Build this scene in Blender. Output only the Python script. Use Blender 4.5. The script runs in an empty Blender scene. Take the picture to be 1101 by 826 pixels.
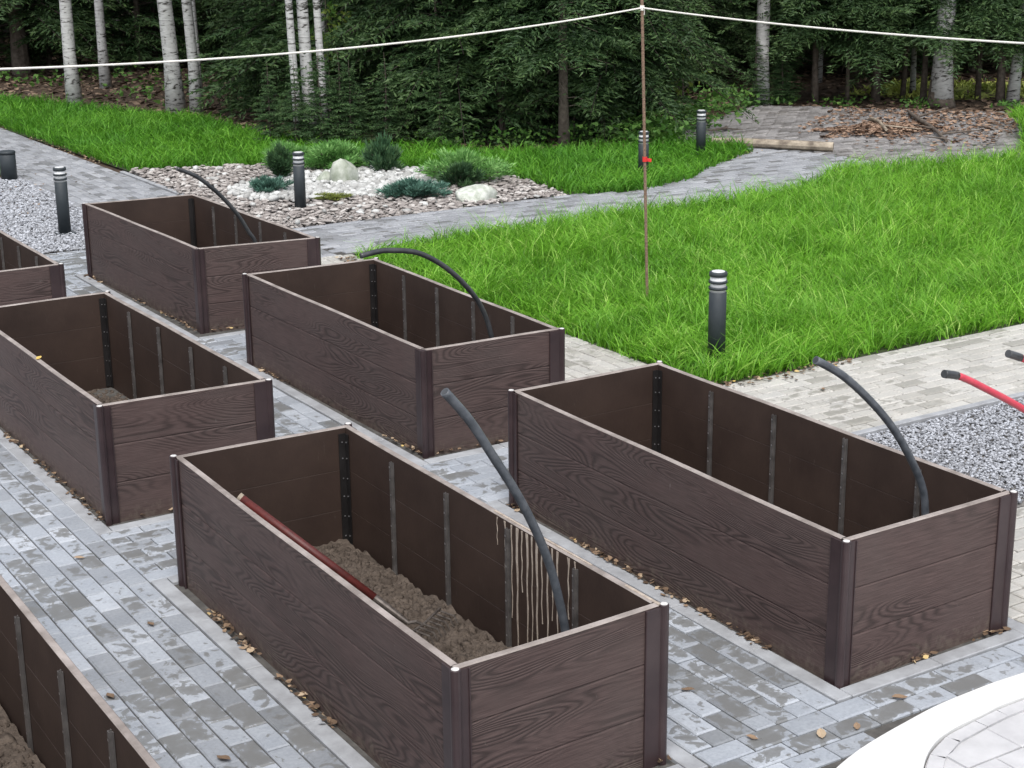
import bpy, math, random
import numpy as np
from mathutils import Vector, Matrix
rng = np.random.default_rng(7)
random.seed(7)
PI = math.pi
scene = bpy.context.scene
COL = scene.collection

# ------------------------------------------------------------------ helpers
class MB:
    """collects verts / faces / per-face material + tone, then links ONE mesh object"""
    def __init__(s):
        s.v = []; s.f = []; s.m = []; s.t = []; s.uv = []
    def add(s, verts, faces, mi=0, tone=0.5, uvs=None):
        o = len(s.v)
        s.v.extend([tuple(p) for p in verts])
        for k, fc in enumerate(faces):
            s.f.append(tuple(i + o for i in fc))
            s.m.append(mi); s.t.append(tone)
            s.uv.append(uvs[k] if uvs else None)
    def box(s, x0, x1, y0, y1, z0, z1, mi=0, tone=0.5, bev=0.0):
        if bev <= 0:
            v = [(x0,y0,z0),(x1,y0,z0),(x1,y1,z0),(x0,y1,z0),(x0,y0,z1),(x1,y0,z1),(x1,y1,z1),(x0,y1,z1)]
            f = [(3,2,1,0),(4,5,6,7),(0,1,5,4),(1,2,6,5),(2,3,7,6),(3,0,4,7)]
        else:
            b = bev
            v = [(x0,y0,z0),(x1,y0,z0),(x1,y1,z0),(x0,y1,z0),
                 (x0,y0,z1-b),(x1,y0,z1-b),(x1,y1,z1-b),(x0,y1,z1-b),
                 (x0+b,y0+b,z1),(x1-b,y0+b,z1),(x1-b,y1-b,z1),(x0+b,y1-b,z1)]
            f = [(3,2,1,0),(8,9,10,11)]
            for i in range(4):
                j = (i+1) % 4
                f.append((i, j, 4+j, 4+i)); f.append((4+i, 4+j, 8+j, 8+i))
        s.add(v, f, mi, tone)
    def tube(s, pts, rad, n=8, mi=0, tone=0.5, caps=True):
        pts = [Vector(p) for p in pts]
        if not hasattr(rad, '__len__'): rad = [rad]*len(pts)
        vs = []; up = None
        for i, p in enumerate(pts):
            d = (pts[min(i+1, len(pts)-1)] - pts[max(i-1, 0)]).normalized()
            if up is None:
                a = Vector((0,0,1)) if abs(d.z) < .9 else Vector((1,0,0))
                up = d.cross(a).normalized()
            up = (up - d*up.dot(d)).normalized()
            w = d.cross(up)
            for k in range(n):
                a = 2*PI*k/n
                vs.append(p + (up*math.cos(a) + w*math.sin(a))*rad[i])
        fs = []
        for i in range(len(pts)-1):
            for k in range(n):
                k2 = (k+1) % n
                fs.append((i*n+k, i*n+k2, (i+1)*n+k2, (i+1)*n+k))
        if caps:
            fs.append(tuple(range(n))[::-1]); fs.append(tuple((len(pts)-1)*n+k for k in range(n)))
        s.add(vs, fs, mi, tone)
    def lathe(s, prof, n=24, c=(0,0,0), mi=0, tone=.5):
        vs = []; fs = []
        for (r, z) in prof:
            for k in range(n):
                a = 2*PI*k/n; vs.append((c[0]+r*math.cos(a), c[1]+r*math.sin(a), c[2]+z))
        for i in range(len(prof)-1):
            for k in range(n):
                k2 = (k+1) % n
                fs.append((i*n+k, i*n+k2, (i+1)*n+k2, (i+1)*n+k))
        fs.append(tuple(range(n))[::-1]); fs.append(tuple((len(prof)-1)*n+k for k in range(n)))
        s.add(vs, fs, mi, tone)
    def build(s, name, mats, parent=None, smooth=False, loc=None):
        me = bpy.data.meshes.new(name)
        me.from_pydata(s.v, [], s.f)
        if not isinstance(mats, (list, tuple)): mats = [mats]
        for m in mats: me.materials.append(m)
        if s.f:
            me.polygons.foreach_set('material_index', s.m)
            a = me.attributes.new('tone', 'FLOAT', 'FACE'); a.data.foreach_set('value', s.t)
            if any(u is not None for u in s.uv):
                uvl = me.uv_layers.new(name='UVMap'); flat = []
                for fc, u in zip(s.f, s.uv):
                    for q in (u if u is not None else [(0,0)]*len(fc)): flat += [q[0], q[1]]
                uvl.data.foreach_set('uv', flat)
            if smooth: me.polygons.foreach_set('use_smooth', [True]*len(s.f))
        me.update()
        o = bpy.data.objects.new(name, me); COL.objects.link(o)
        if parent: o.parent = parent
        if loc: o.location = loc
        return o

def np_mesh(name, V, F, mats, tone=None, parent=None, smooth=False):
    """fast mesh: F (n,k) all the same size"""
    me = bpy.data.meshes.new(name)
    nF, k = F.shape
    me.vertices.add(len(V)); me.vertices.foreach_set('co', np.ascontiguousarray(V, dtype=np.float32).ravel())
    me.loops.add(nF*k); me.loops.foreach_set('vertex_index', np.ascontiguousarray(F, dtype=np.int32).ravel())
    me.polygons.add(nF); me.polygons.foreach_set('loop_start', np.arange(0, nF*k, k, dtype=np.int32))
    me.polygons.foreach_set('loop_total', np.full(nF, k, dtype=np.int32))
    if not isinstance(mats, (list, tuple)): mats = [mats]
    for m in mats: me.materials.append(m)
    if tone is not None:
        a = me.attributes.new('tone', 'FLOAT', 'FACE'); a.data.foreach_set('value', np.ascontiguousarray(tone, dtype=np.float32))
    if smooth: me.polygons.foreach_set('use_smooth', np.ones(nF, dtype=bool))
    me.update(calc_edges=True); me.validate()
    o = bpy.data.objects.new(name, me); COL.objects.link(o)
    if parent: o.parent = parent
    return o

def tag(o, label=None, cat=None, group=None, kind=None):
    if label: o['label'] = label
    if cat: o['category'] = cat
    if group: o['group'] = group
    if kind: o['kind'] = kind
    return o
def empty(name, loc=(0,0,0), rz=0):
    o = bpy.data.objects.new(name, None); COL.objects.link(o)
    o.location = loc; o.rotation_euler = (0,0,rz); o.empty_display_size = .1
    return o
def copy_tree(o, parent=None):
    kids = list(o.children)
    c = o.copy(); COL.objects.link(c); c.parent = parent
    for ch in kids: copy_tree(ch, c)
    return c

def inpoly(x, y, poly):
    x = np.asarray(x, float); y = np.asarray(y, float)
    r = np.zeros(x.shape, bool); n = len(poly)
    for i in range(n):
        x1, y1 = poly[i]; x2, y2 = poly[(i+1) % n]
        if y1 == y2: continue
        c = ((y1 > y) != (y2 > y)) & (x < (x2-x1)*(y-y1)/(y2-y1)+x1)
        r ^= c
    return r
_tab = np.random.default_rng(3).random((64, 64))
def vnoise(x, y):
    x = np.asarray(x, float); y = np.asarray(y, float)
    xi = np.floor(x).astype(int); yi = np.floor(y).astype(int); fx = x-xi; fy = y-yi
    fx = fx*fx*(3-2*fx); fy = fy*fy*(3-2*fy)
    g = lambda a, b: _tab[a % 64, b % 64]
    return (g(xi,yi)*(1-fx)+g(xi+1,yi)*fx)*(1-fy)+(g(xi,yi+1)*(1-fx)+g(xi+1,yi+1)*fx)*fy

# ------------------------------------------------------------------ materials
def new_mat(name):
    m = bpy.data.materials.new(name); m.use_nodes = True
    nt = m.node_tree; b = nt.nodes['Principled BSDF']
    return m, nt, b
def N(nt, t, **k):
    n = nt.nodes.new(t)
    for a, v in k.items(): setattr(n, a, v)
    return n
def L(nt, a, b): nt.links.new(a, b)
def ramp(nt, fac, stops):
    r = N(nt, 'ShaderNodeValToRGB'); e = r.color_ramp.elements
    while len(e) < len(stops): e.new(.5)
    for i, (p, c) in enumerate(stops):
        e[i].position = p; e[i].color = (c[0], c[1], c[2], 1)
    L(nt, fac, r.inputs[0]); return r.outputs[0]
def noise(nt, vec, scale, detail=4, rough=.55, dist=0):
    n = N(nt, 'ShaderNodeTexNoise'); n.inputs['Scale'].default_value = scale
    n.inputs['Detail'].default_value = detail; n.inputs['Roughness'].default_value = rough
    n.inputs['Distortion'].default_value = dist
    if vec is not None: L(nt, vec, n.inputs['Vector'])
    return n.outputs[0]
def mapping(nt, vec, sc=(1,1,1), loc=(0,0,0)):
    m = N(nt, 'ShaderNodeMapping'); m.inputs['Scale'].default_value = sc; m.inputs['Location'].default_value = loc
    L(nt, vec, m.inputs['Vector']); return m.outputs[0]
def mix(nt, f, a, b, mode='MIX'):
    m = N(nt, 'ShaderNodeMix', data_type='RGBA', blend_type=mode)
    if hasattr(f, 'is_output') or hasattr(f, 'links'): L(nt, f, m.inputs[0])
    else: m.inputs[0].default_value = f
    for i, s in ((6, a), (7, b)):
        if hasattr(s, 'links'): L(nt, s, m.inputs[i])
        else: m.inputs[i].default_value = (s[0], s[1], s[2], 1)
    return m.outputs[2]
def math_(nt, op, a, b=None, c=None):
    m = N(nt, 'ShaderNodeMath', operation=op)
    for i, s in enumerate((a, b, c)):
        if s is None: continue
        if hasattr(s, 'links'): L(nt, s, m.inputs[i])
        else: m.inputs[i].default_value = s
    return m.outputs[0]
def bump(nt, b, h, strength=.3, dist=.01):
    n = N(nt, 'ShaderNodeBump'); n.inputs['Strength'].default_value = strength; n.inputs['Distance'].default_value = dist
    L(nt, h, n.inputs['Height']); L(nt, n.outputs[0], b.inputs['Normal'])
def attr(nt, name='tone'):
    a = N(nt, 'ShaderNodeAttribute'); a.attribute_name = name; return a.outputs['Fac']
def objc(nt): return N(nt, 'ShaderNodeTexCoord').outputs['Object']
def geoc(nt): return N(nt, 'ShaderNodeNewGeometry').outputs['Position']
def setc(b, c, r=.6, spec=.5, metal=0):
    b.inputs['Base Color'].default_value = (c[0], c[1], c[2], 1); b.inputs['Roughness'].default_value = r
    b.inputs['Specular IOR Level'].default_value = spec; b.inputs['Metallic'].default_value = metal

def simple(name, c1, c2=None, scale=20, r=.6, spec=.4, metal=0, bmp=0.0, world=False, bscale=None):
    m, nt, b = new_mat(name); setc(b, c1, r, spec, metal)
    v = geoc(nt) if world else objc(nt)
    if c2 is not None:
        n = noise(nt, v, scale, 5, .6)
        L(nt, ramp(nt, n, [(.3, c1), (.7, c2)]), b.inputs['Base Color'])
    if bmp: bump(nt, b, noise(nt, v, bscale or scale*3, 5, .6), bmp, .01)
    return m

def tonemat(name, stops, r=.7, transl=0.0, spec=.3, nscale=0, ncol=None, patch=None, bmp=0):
    """colour from per-face tone attribute, optional large soft variation"""
    m, nt, b = new_mat(name); setc(b, stops[0][1], r, spec)
    c = ramp(nt, attr(nt), stops)
    if patch:
        n = noise(nt, geoc(nt), patch[0], 3, .5)
        f = ramp(nt, n, [(patch[1], (0,0,0)), (patch[2], (1,1,1))])
        c = mix(nt, f, c, mix(nt, 1.0, c, patch[3], 'MULTIPLY'))
    if nscale:
        n = noise(nt, geoc(nt), nscale, 4, .6)
        c = mix(nt, ramp(nt, n, [(.35, (0,0,0)), (.7, (1,1,1))]), c, ncol if ncol else mix(nt, 1.0, c, (.6,.6,.6), 'MULTIPLY'))
    L(nt, c, b.inputs['Base Color'])
    if bmp: bump(nt, b, noise(nt, geoc(nt), 90, 4, .6), bmp, .004)
    if transl > 0:
        t = N(nt, 'ShaderNodeBsdfTranslucent'); L(nt, c, t.inputs['Color'])
        ms = N(nt, 'ShaderNodeMixShader'); ms.inputs[0].default_value = transl
        out = nt.nodes['Material Output']
        L(nt, b.outputs[0], ms.inputs[1]); L(nt, t.outputs[0], ms.inputs[2]); L(nt, ms.outputs[0], out.inputs['Surface'])
    return m

# composite board with embossed wood grain (uv in metres: along, up)
def board_mat():
    m, nt, b = new_mat('brown composite board')
    uv = N(nt, 'ShaderNodeUVMap').outputs[0]
    sep = N(nt, 'ShaderNodeSeparateXYZ'); L(nt, uv, sep.inputs[0])
    u, v = sep.outputs[0], sep.outputs[1]
    oi = N(nt, 'ShaderNodeObjectInfo').outputs['Random']
    bi = math_(nt, 'FLOOR', math_(nt, 'DIVIDE', v, .2))
    seed = math_(nt, 'ADD', math_(nt, 'MULTIPLY', bi, 3.7), math_(nt, 'MULTIPLY', oi, 31.0))
    comb = N(nt, 'ShaderNodeCombineXYZ')
    L(nt, math_(nt, 'MULTIPLY', u, .95), comb.inputs[0]); L(nt, math_(nt, 'MULTIPLY', v, 6.5), comb.inputs[1]); L(nt, seed, comb.inputs[2])
    field = noise(nt, comb.outputs[0], 1.0, 1.2, .35)
    rings = math_(nt, 'SINE', math_(nt, 'MULTIPLY', field, 235.0))
    rings = math_(nt, 'MULTIPLY_ADD', rings, .5, .5)
    rings = math_(nt, 'POWER', rings, 1.6)
    # grain shows strongest in patches
    comb2 = N(nt, 'ShaderNodeCombineXYZ')
    L(nt, math_(nt, 'MULTIPLY', u, 1.3), comb2.inputs[0]); L(nt, math_(nt, 'MULTIPLY', v, 5.0), comb2.inputs[1]); L(nt, math_(nt, 'ADD', seed, 9.0), comb2.inputs[2])
    msk = ramp(nt, noise(nt, comb2.outputs[0], 1.0, 1, .5), [(.40, (.10,)*3), (.56, (1,)*3)])
    comb3 = N(nt, 'ShaderNodeCombineXYZ')
    L(nt, math_(nt, 'MULTIPLY', u, 9.0), comb3.inputs[0]); L(nt, math_(nt, 'MULTIPLY', v, 260.0), comb3.inputs[1]); L(nt, seed, comb3.inputs[2])
    fine = noise(nt, comb3.outputs[0], 1.0, 3, .6)
    g = math_(nt, 'MULTIPLY', rings, msk)
    base = ramp(nt, fine, [(.3, (.050,.033,.031)), (.7, (.100,.068,.063))])
    col = mix(nt, math_(nt, 'MULTIPLY', g, .68), base, (.022,.015,.014))
    dust = ramp(nt, noise(nt, geoc(nt), 2.2, 6, .65), [(.42, (0,)*3), (.75, (.35,)*3)])
    col = mix(nt, dust, col, (.085,.070,.064))
    # mud splashed on the lowest centimetres
    spl_ = math_(nt, 'SUBTRACT', noise(nt, geoc(nt), 26, 5, .7), math_(nt, 'MULTIPLY', v, 1.9))
    col = mix(nt, ramp(nt, spl_, [(.40, (0,)*3), (.54, (.35,)*3)]), col, (.15,.125,.10))
    # scattered scuffs and dried drops
    sc = noise(nt, mapping(nt, geoc(nt), (30,30,12)), 1.6, 3, .7)
    col = mix(nt, ramp(nt, sc, [(.70, (0,)*3), (.78, (.5,)*3)]), col, (.20,.18,.165))
    L(nt, col, b.inputs['Base Color'])
    b.inputs['Roughness'].default_value = .62; b.inputs['Specular IOR Level'].default_value = .28
    h = math_(nt, 'SUBTRACT', math_(nt, 'MULTIPLY', fine, .5), g)
    bump(nt, b, h, .45, .003)
    return m
M = {}
M['board'] = board_mat()
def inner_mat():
    m, nt, b = new_mat('shade toned smooth inner board face')
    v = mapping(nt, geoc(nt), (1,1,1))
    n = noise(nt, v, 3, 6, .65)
    c = ramp(nt, n, [(.3, (.027,.0165,.013)), (.75, (.050,.032,.025))])  # darker than the outer boards: shade inside the box put into the brown
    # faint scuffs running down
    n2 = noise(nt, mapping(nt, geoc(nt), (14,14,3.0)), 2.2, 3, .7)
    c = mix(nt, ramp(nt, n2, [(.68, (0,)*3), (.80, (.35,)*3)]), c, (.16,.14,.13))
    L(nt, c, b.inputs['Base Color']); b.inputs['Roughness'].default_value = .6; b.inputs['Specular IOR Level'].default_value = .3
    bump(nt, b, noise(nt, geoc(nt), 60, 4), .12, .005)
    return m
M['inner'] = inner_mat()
M['rim'] = simple('worn board top edge', (.17,.145,.13), (.34,.30,.28), 9, .7, bmp=.2, world=True)
M['post'] = simple('dark brown corner profile', (.024,.014,.016), (.044,.028,.029), 6, .38, .5, bmp=.05, world=True)
M['cap'] = simple('pale end cap', (.45,.44,.43), (.7,.69,.67), 40, .4)
M['bracket'] = simple('blackened corner bracket', (.010,.009,.009), (.022,.020,.020), 10, .5, .4, .2)
M['strap'] = simple('steel bracket', (.06,.055,.053), (.15,.14,.135), 14, .45, .5, .3, world=True)
M['screw'] = simple('bright screw head', (.5,.5,.52), None, 1, .3, .5, .8)
M['drip'] = simple('dried plaster drip', (.26,.21,.17), (.44,.38,.32), 30, .8)

def paver_mat(name, lo, mid, hi, damp, dampcol):
    m, nt, b = new_mat(name)
    t = attr(nt); p = geoc(nt)
    base = ramp(nt, t, [(0,(lo[0]*.72,lo[1]*.72,lo[2]*.70)), (.2,lo), (.55,mid), (1,hi)])
    fine = noise(nt, p, 60, 6, .7)
    base = mix(nt, 1.0, base, ramp(nt, fine, [(.3,(.74,)*3), (.7,(1.0,)*3)]), 'MULTIPLY')
    cloud = noise(nt, p, 6, 4, .6)
    base = mix(nt, 1.0, base, ramp(nt, cloud, [(.3,(.84,.85,.87)), (.7,(1.0,)*3)]), 'MULTIPLY')
    # damp ragged patches kept inside each block (uv = 0..1 over the block top)
    uv = N(nt, 'ShaderNodeUVMap').outputs[0]; sp = N(nt, 'ShaderNodeSeparateXYZ'); L(nt, uv, sp.inputs[0])
    def edge(q): return math_(nt, 'MULTIPLY', math_(nt, 'MULTIPLY', q, math_(nt, 'SUBTRACT', 1.0, q)), 4.0)
    e = math_(nt, 'POWER', math_(nt, 'MULTIPLY', edge(sp.outputs[0]), edge(sp.outputs[1])), .35)
    wn_ = N(nt, 'ShaderNodeTexWhiteNoise', noise_dimensions='1D'); L(nt, math_(nt, 'MULTIPLY', t, 913.7), wn_.inputs['W'])
    blot = noise(nt, mapping(nt, p, (1,1,1), (3,1,0)), 17, 4, .62, .5)
    region = noise(nt, p, .8, 2, .5)
    v = math_(nt, 'ADD', math_(nt, 'MULTIPLY', blot, 1.0), math_(nt, 'ADD', math_(nt, 'MULTIPLY', e, .16), math_(nt, 'ADD', math_(nt, 'MULTIPLY', wn_.outputs[0], .34), math_(nt, 'MULTIPLY', region, .5))))
    f = ramp(nt, math_(nt, 'MULTIPLY', v, .5), [(damp,(0,)*3), (damp+.012,(.8,)*3), (damp+.1,(1,)*3)])
    col = mix(nt, f, base, mix(nt, .8, mix(nt, 1.0, base, (.5,.48,.44), 'MULTIPLY'), dampcol))
    L(nt, col, b.inputs['Base Color'])
    L(nt, ramp(nt, f, [(0,(.6,)*3), (1,(.42,)*3)]), b.inputs['Roughness'])
    b.inputs['Specular IOR Level'].default_value = .5
    bump(nt, b, noise(nt, p, 130, 5, .7), .2, .003)
    return m
M['paver'] = paver_mat('damp sky tinted grey block paving', (.26,.275,.295), (.36,.388,.425), (.48,.51,.55), .53, (.15,.152,.15))  # blue of the reflected sky is mixed into the grey base colour
M['paverlight'] = paver_mat('dry pale block paving', (.44,.425,.385), (.50,.485,.445), (.56,.545,.505), .60, (.27,.26,.235))
M['paverterrace'] = paver_mat('worn terrace block paving', (.17,.16,.155), (.25,.24,.235), (.34,.325,.315), .58, (.12,.11,.10))
M['paverfar'] = paver_mat('weathered block paving', (.23,.235,.245), (.32,.33,.35), (.41,.42,.44), .61, (.14,.135,.13))
M['edging'] = simple('concrete edging strip', (.22,.225,.235), (.36,.375,.395), 7, .65, bmp=.15, world=True, bscale=90)
M['joint'] = simple('joint sand', (.045,.043,.04), (.10,.095,.088), 18, .95, world=True)
M['slab'] = simple('pale concrete slab', (.40,.40,.41), (.50,.50,.51), 8, .6, bmp=.12, world=True, bscale=80)
M['whitekerb'] = simple('white kerb paint', (.56,.56,.55), (.68,.68,.67), 9, .5, bmp=.05, world=True)
M['litterground'] = simple('forest floor', (.035,.024,.016), (.095,.06,.038), 5, .95, bmp=.8, world=True, bscale=25)
M['lawnsoil'] = simple('lawn soil and thatch', (.02,.035,.01), (.045,.06,.02), 9, .95, world=True)
M['gravelbed'] = simple('gravel bed', (.13,.125,.12), (.2,.19,.18), 30, .95, world=True)
M['meadow'] = simple('sun toned clearing turf', (.12,.19,.03), (.75,.80,.20), 1.6, .9, world=True)  # bright patches carry the clearing's sunlight in the turf colour
M['soil'] = simple('tilled soil', (.045,.035,.028), (.115,.092,.075), 22, .95, .2, bmp=.7, world=True, bscale=60)
M['hose'] = simple('black plastic pipe', (.015,.017,.020), (.06,.062,.065), 7, .33, .5)
M['hosegrey'] = simple('scuffed grey black pipe', (.045,.052,.062), (.10,.11,.125), 25, .38, .5)
M['red'] = simple('red plastic pipe', (.48,.035,.065), (.58,.07,.10), 14, .35, .5)
M['redwood'] = simple('dark red painted handle', (.05,.010,.008), (.11,.016,.013), 30, .55, .5)
M['rakemetal'] = simple('worn rake steel', (.05,.04,.035), (.17,.15,.135), 40, .5, .5, .6)
M['bollard'] = simple('anthracite painted metal', (.020,.027,.032), (.030,.038,.044), 10, .58, .5)
M['diffuser'] = simple('frosted diffuser', (.6,.61,.62), None, 1, .35)
M['rust'] = simple('rusty steel rod', (.13,.085,.06), (.27,.18,.13), 60, .8, bmp=.2)
M['redtape'] = simple('red tape', (.6,.03,.03), None, 1, .5)
M['rope'] = simple('white rope', (.70,.68,.62), (.8,.78,.74), 60, .8)
M['stone'] = tonemat('river pebble', [(0,(.19,.17,.16)), (.3,(.28,.255,.24)), (.7,(.37,.345,.325)), (1,(.48,.46,.44))], .7, bmp=.2)
M['whitestone'] = tonemat('white pebble', [(0,(.28,.28,.27)), (1,(.52,.53,.52))], .7, bmp=.2)
M['chip'] = tonemat('crushed gravel', [(0,(.16,.165,.18)), (.4,(.27,.28,.30)), (1,(.44,.46,.50))], .7)
M['boulder'] = simple('lichen grey boulder', (.20,.23,.17), (.48,.50,.45), 9, .85, bmp=.6)
M['boulder2'] = simple('white quartz boulder', (.28,.31,.25), (.60,.62,.58), 16, .85, bmp=.9)
M['leaf'] = tonemat('dry fallen leaf', [(0,(.045,.03,.02)), (.5,(.12,.078,.05)), (.8,(.27,.185,.12)), (.96,(.46,.36,.25)), (1,(.60,.43,.12))], .7, .15)
M['leafbrown'] = tonemat('brown leaf litter', [(0,(.045,.032,.024)), (.5,(.11,.078,.055)), (1,(.24,.17,.12))], .85)
M['leaforange'] = tonemat('orange brown leaf heap', [(0,(.08,.05,.035)), (.5,(.17,.105,.07)), (1,(.33,.23,.165))], .8)
M['grass'] = tonemat('lush lawn grass', [(0,(.08,.22,.014)), (.5,(.16,.40,.025)), (.85,(.26,.53,.055)), (1,(.42,.62,.14))], .5, .35, .35,
                     patch=(.9,.40,.66,(.72,.80,.75)))
M['tallgrass'] = tonemat('rough grass', [(0,(.055,.18,.012)), (.6,(.11,.31,.022)), (1,(.19,.42,.045))], .55, .35, .3, patch=(.6,.4,.65,(.7,.8,.8)))
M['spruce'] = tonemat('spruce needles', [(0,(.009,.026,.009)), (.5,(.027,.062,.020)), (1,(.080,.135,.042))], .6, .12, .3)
M['spruceyoung'] = tonemat('young spruce needles', [(0,(.014,.040,.014)), (.5,(.040,.090,.030)), (1,(.105,.175,.060))], .6, .15, .3)
M['bark'] = simple('grey brown bark', (.05,.038,.03), (.15,.125,.105), 14, .9, bmp=.8, bscale=30)
M['twig'] = simple('dark twig bark', (.018,.014,.012), (.045,.036,.03), 14, .9)
M['weed'] = tonemat('broad leaf undergrowth', [(0,(.03,.09,.015)), (.5,(.07,.17,.03)), (1,(.17,.30,.07))], .6, .3)
M['birchleaf'] = tonemat('birch leaves', [(0,(.03,.08,.015)), (.6,(.07,.16,.03)), (1,(.2,.26,.05))], .6, .3)
def birch():
    m, nt, b = new_mat('birch bark'); v = objc(nt)
    n = noise(nt, mapping(nt, v, (5,5,19)), 1.0, 6, .7, 1.1)
    c = ramp(nt, n, [(.36,(.015,.014,.012)), (.42,(.07,.065,.06)), (.46,(.38,.38,.375)), (.75,(.60,.605,.60))])
    big = noise(nt, mapping(nt, v, (3,3,1.5)), 2.0, 3, .6)
    c = mix(nt, ramp(nt, big, [(.60,(0,)*3), (.70,(.85,)*3)]), c, (.09,.082,.075))
    L(nt, c, b.inputs['Base Color']); b.inputs['Roughness'].default_value = .7
    bump(nt, b, n, .3, .01); return m
M['birch'] = birch()
M['log'] = simple('pale debarked log', (.09,.07,.055), (.42,.36,.28), 9, .8, bmp=.4)

# ------------------------------------------------------------------ camera, light, world
CAMH = 2.9747
cam = bpy.data.cameras.new('camera'); co = bpy.data.objects.new('camera', cam); COL.objects.link(co)
r_ = Vector((.84474476,-.53507364,-.01012336)); u_ = Vector((.15992486,.23433838,.95891061)); f_ = Vector((.5107155,.81165369,-.2835277))
mt = Matrix(((r_.x,u_.x,-f_.x,0),(r_.y,u_.y,-f_.y,0),(r_.z,u_.z,-f_.z,CAMH),(0,0,0,1)))
co.matrix_world = mt
cam.sensor_width = 36; cam.lens = 1762.6/1101*36; cam.clip_end = 500; cam.clip_start = .05
scene.camera = co
w = bpy.data.worlds.new('World'); scene.world = w; w.use_nodes = True
wn = w.node_tree; sky = wn.nodes.new('ShaderNodeTexSky'); sky.sky_type = 'NISHITA'; sky.sun_disc = False
SUN_EL, SUN_AZ = math.radians(60), math.radians(212)     # azimuth clockwise from +y: light from behind, to the right
sky.sun_elevation = SUN_EL; sky.sun_rotation = SUN_AZ
sky.air_density = 1.0; sky.dust_density = 3.0; sky.ozone_density = 1.0
bg = wn.nodes['Background']; hs = wn.nodes.new('ShaderNodeHueSaturation'); hs.inputs['Saturation'].default_value = .38; wn.links.new(sky.outputs[0], hs.inputs['Color']); wn.links.new(hs.outputs[0], bg.inputs[0]); bg.inputs[1].default_value = .15
sd = bpy.data.lights.new('sun', 'SUN'); sd.energy = 1.5; sd.angle = math.radians(38); sd.color = (1,.965,.92)
so = bpy.data.objects.new('sun', sd); COL.objects.link(so)
sdir = Vector((math.sin(SUN_AZ)*math.cos(SUN_EL), math.cos(SUN_AZ)*math.cos(SUN_EL), math.sin(SUN_EL)))
so.rotation_euler = sdir.to_track_quat('Z','Y').to_euler(); so.location = sdir*30
scene.view_settings.view_transform = 'Standard'; scene.view_settings.look = 'None'
scene.view_settings.exposure = .75; scene.view_settings.gamma = 1
scene.render.resolution_x = 1024; scene.render.resolution_y = 768
scene.render.engine = 'CYCLES'
scene.cycles.max_bounces = 6; scene.cycles.transmission_bounces = 4; scene.cycles.use_adaptive_sampling = True

# ------------------------------------------------------------------ setting polygons (metres)
H = .61
LAWN = [(6.28,12.55),(6.31,11.5),(6.33,9.6),(6.36,8.5),(6.42,7.83),(6.8,7.78),(8,7.79),(9.3,7.78),(15,7.7),(26,7.6),(26,18),(20,16.6),(18.3,15.6),(17.3,14.95),(16.4,13.95),(15.6,13.3),(14.8,13.12),(13.75,13.5),(13.0,13.78),(12.4,13.3),(11.7,12.95),(10.5,12.9),(9.1,12.85),(8.1,12.8),(7.1,12.85)]
BACKLAWN = [(9.65,14.05),(10.4,13.85),(11.2,14.1),(11.9,14.6),(13.15,15.3),(13.25,15.9),(12.9,16.5),(13.4,17.3),(12.5,16.5),(10.9,16.8),(9.5,18.2),(8.8,20.3),(8.9,22.5),(7.9,24.7),(7.3,26.7),(6.4,29),(6.1,29),(6.25,23),(6.38,18.45),(7.0,18.15),(7.8,17.85),(8.75,17.05),(9.3,16.2),(9.75,15.4)]
ROCK = [(6.3,14.12),(9.6,14.12),(9.75,15.4),(9.3,16.2),(8.75,17.05),(7.8,17.85),(7.0,18.15),(6.38,18.45),(6.25,16.5)]
PATIO = [(13.3,15.95),(13.75,14.5),(13.75,13.35),(14.8,12.95),(16.0,13.2),(17.6,14.8),(18.6,15.9),(16.2,18.9),(13.6,17.35),(12.95,16.5)]
PATH = [(6.3,12.75),(9.1,12.8),(10.5,12.85),(11.7,12.9),(12.4,13.25),(13.0,13.7),(13.9,13.4),(13.8,14.5),(13.35,15.9),(13.15,15.35),(11.9,14.65),(11.2,14.15),(10.4,13.9),(9.65,14.08),(6.3,14.1)]
def lawn_h(x, y):
    return .34*np.exp(-((np.asarray(x)-17.9)**2/3.2+(np.asarray(y)-14.0)**2/1.2))

# ground sheet
gb = MB(); gb.add([(-150,-120,-.045),(250,-120,-.045),(250,280,-.045),(-150,280,-.045)], [(0,1,2,3)])
tag(gb.build('ground', M['litterground']), kind='structure')
def sheet(name, poly, z, m, hf=None):
    b = MB(); b.add([(x,y,z) for x,y in poly], [tuple(range(len(poly)))])
    return tag(b.build(name, m), kind='structure')
def gridsheet(name, poly, z, m, step=.3, hf=None):
    xs = np.arange(min(p[0] for p in poly), max(p[0] for p in poly), step)
    ys = np.arange(min(p[1] for p in poly), max(p[1] for p in poly), step)
    b = MB(); 
    for x in xs:
        for y in ys:
            if inpoly([x+step/2], [y+step/2], poly)[0]:
                q = [(x,y),(x+step,y),(x+step,y+step),(x,y+step)]
                b.add([(a,c,z+float(lawn_h(a,c))) for a,c in q], [(0,1,2,3)])
    return tag(b.build(name, m), kind='structure')
sheet('lawn_soil', [(x,y) for x,y in LAWN], -.018, M['lawnsoil'])
sheet('back_lawn_soil', BACKLAWN, -.020, M['lawnsoil'])
gridsheet('lawn_bank', [(15.6,12.6),(20,12.6),(20,16.2),(18.3,15.5),(17.4,14.9),(16.5,13.9),(15.8,13.2)], -.012, M['lawnsoil'], .2)
sheet('rock_bed', ROCK, -.022, M['gravelbed'])
GRAVR = [(5.32,5.25),(9.6,5.25),(9.6,6.52),(5.32,6.52)]
GRAVL = [(2.2,14.32),(5.08,14.32),(5.14,16.4),(5.2,18.8),(3.2,18.8),(2.2,18.8)]
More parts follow.
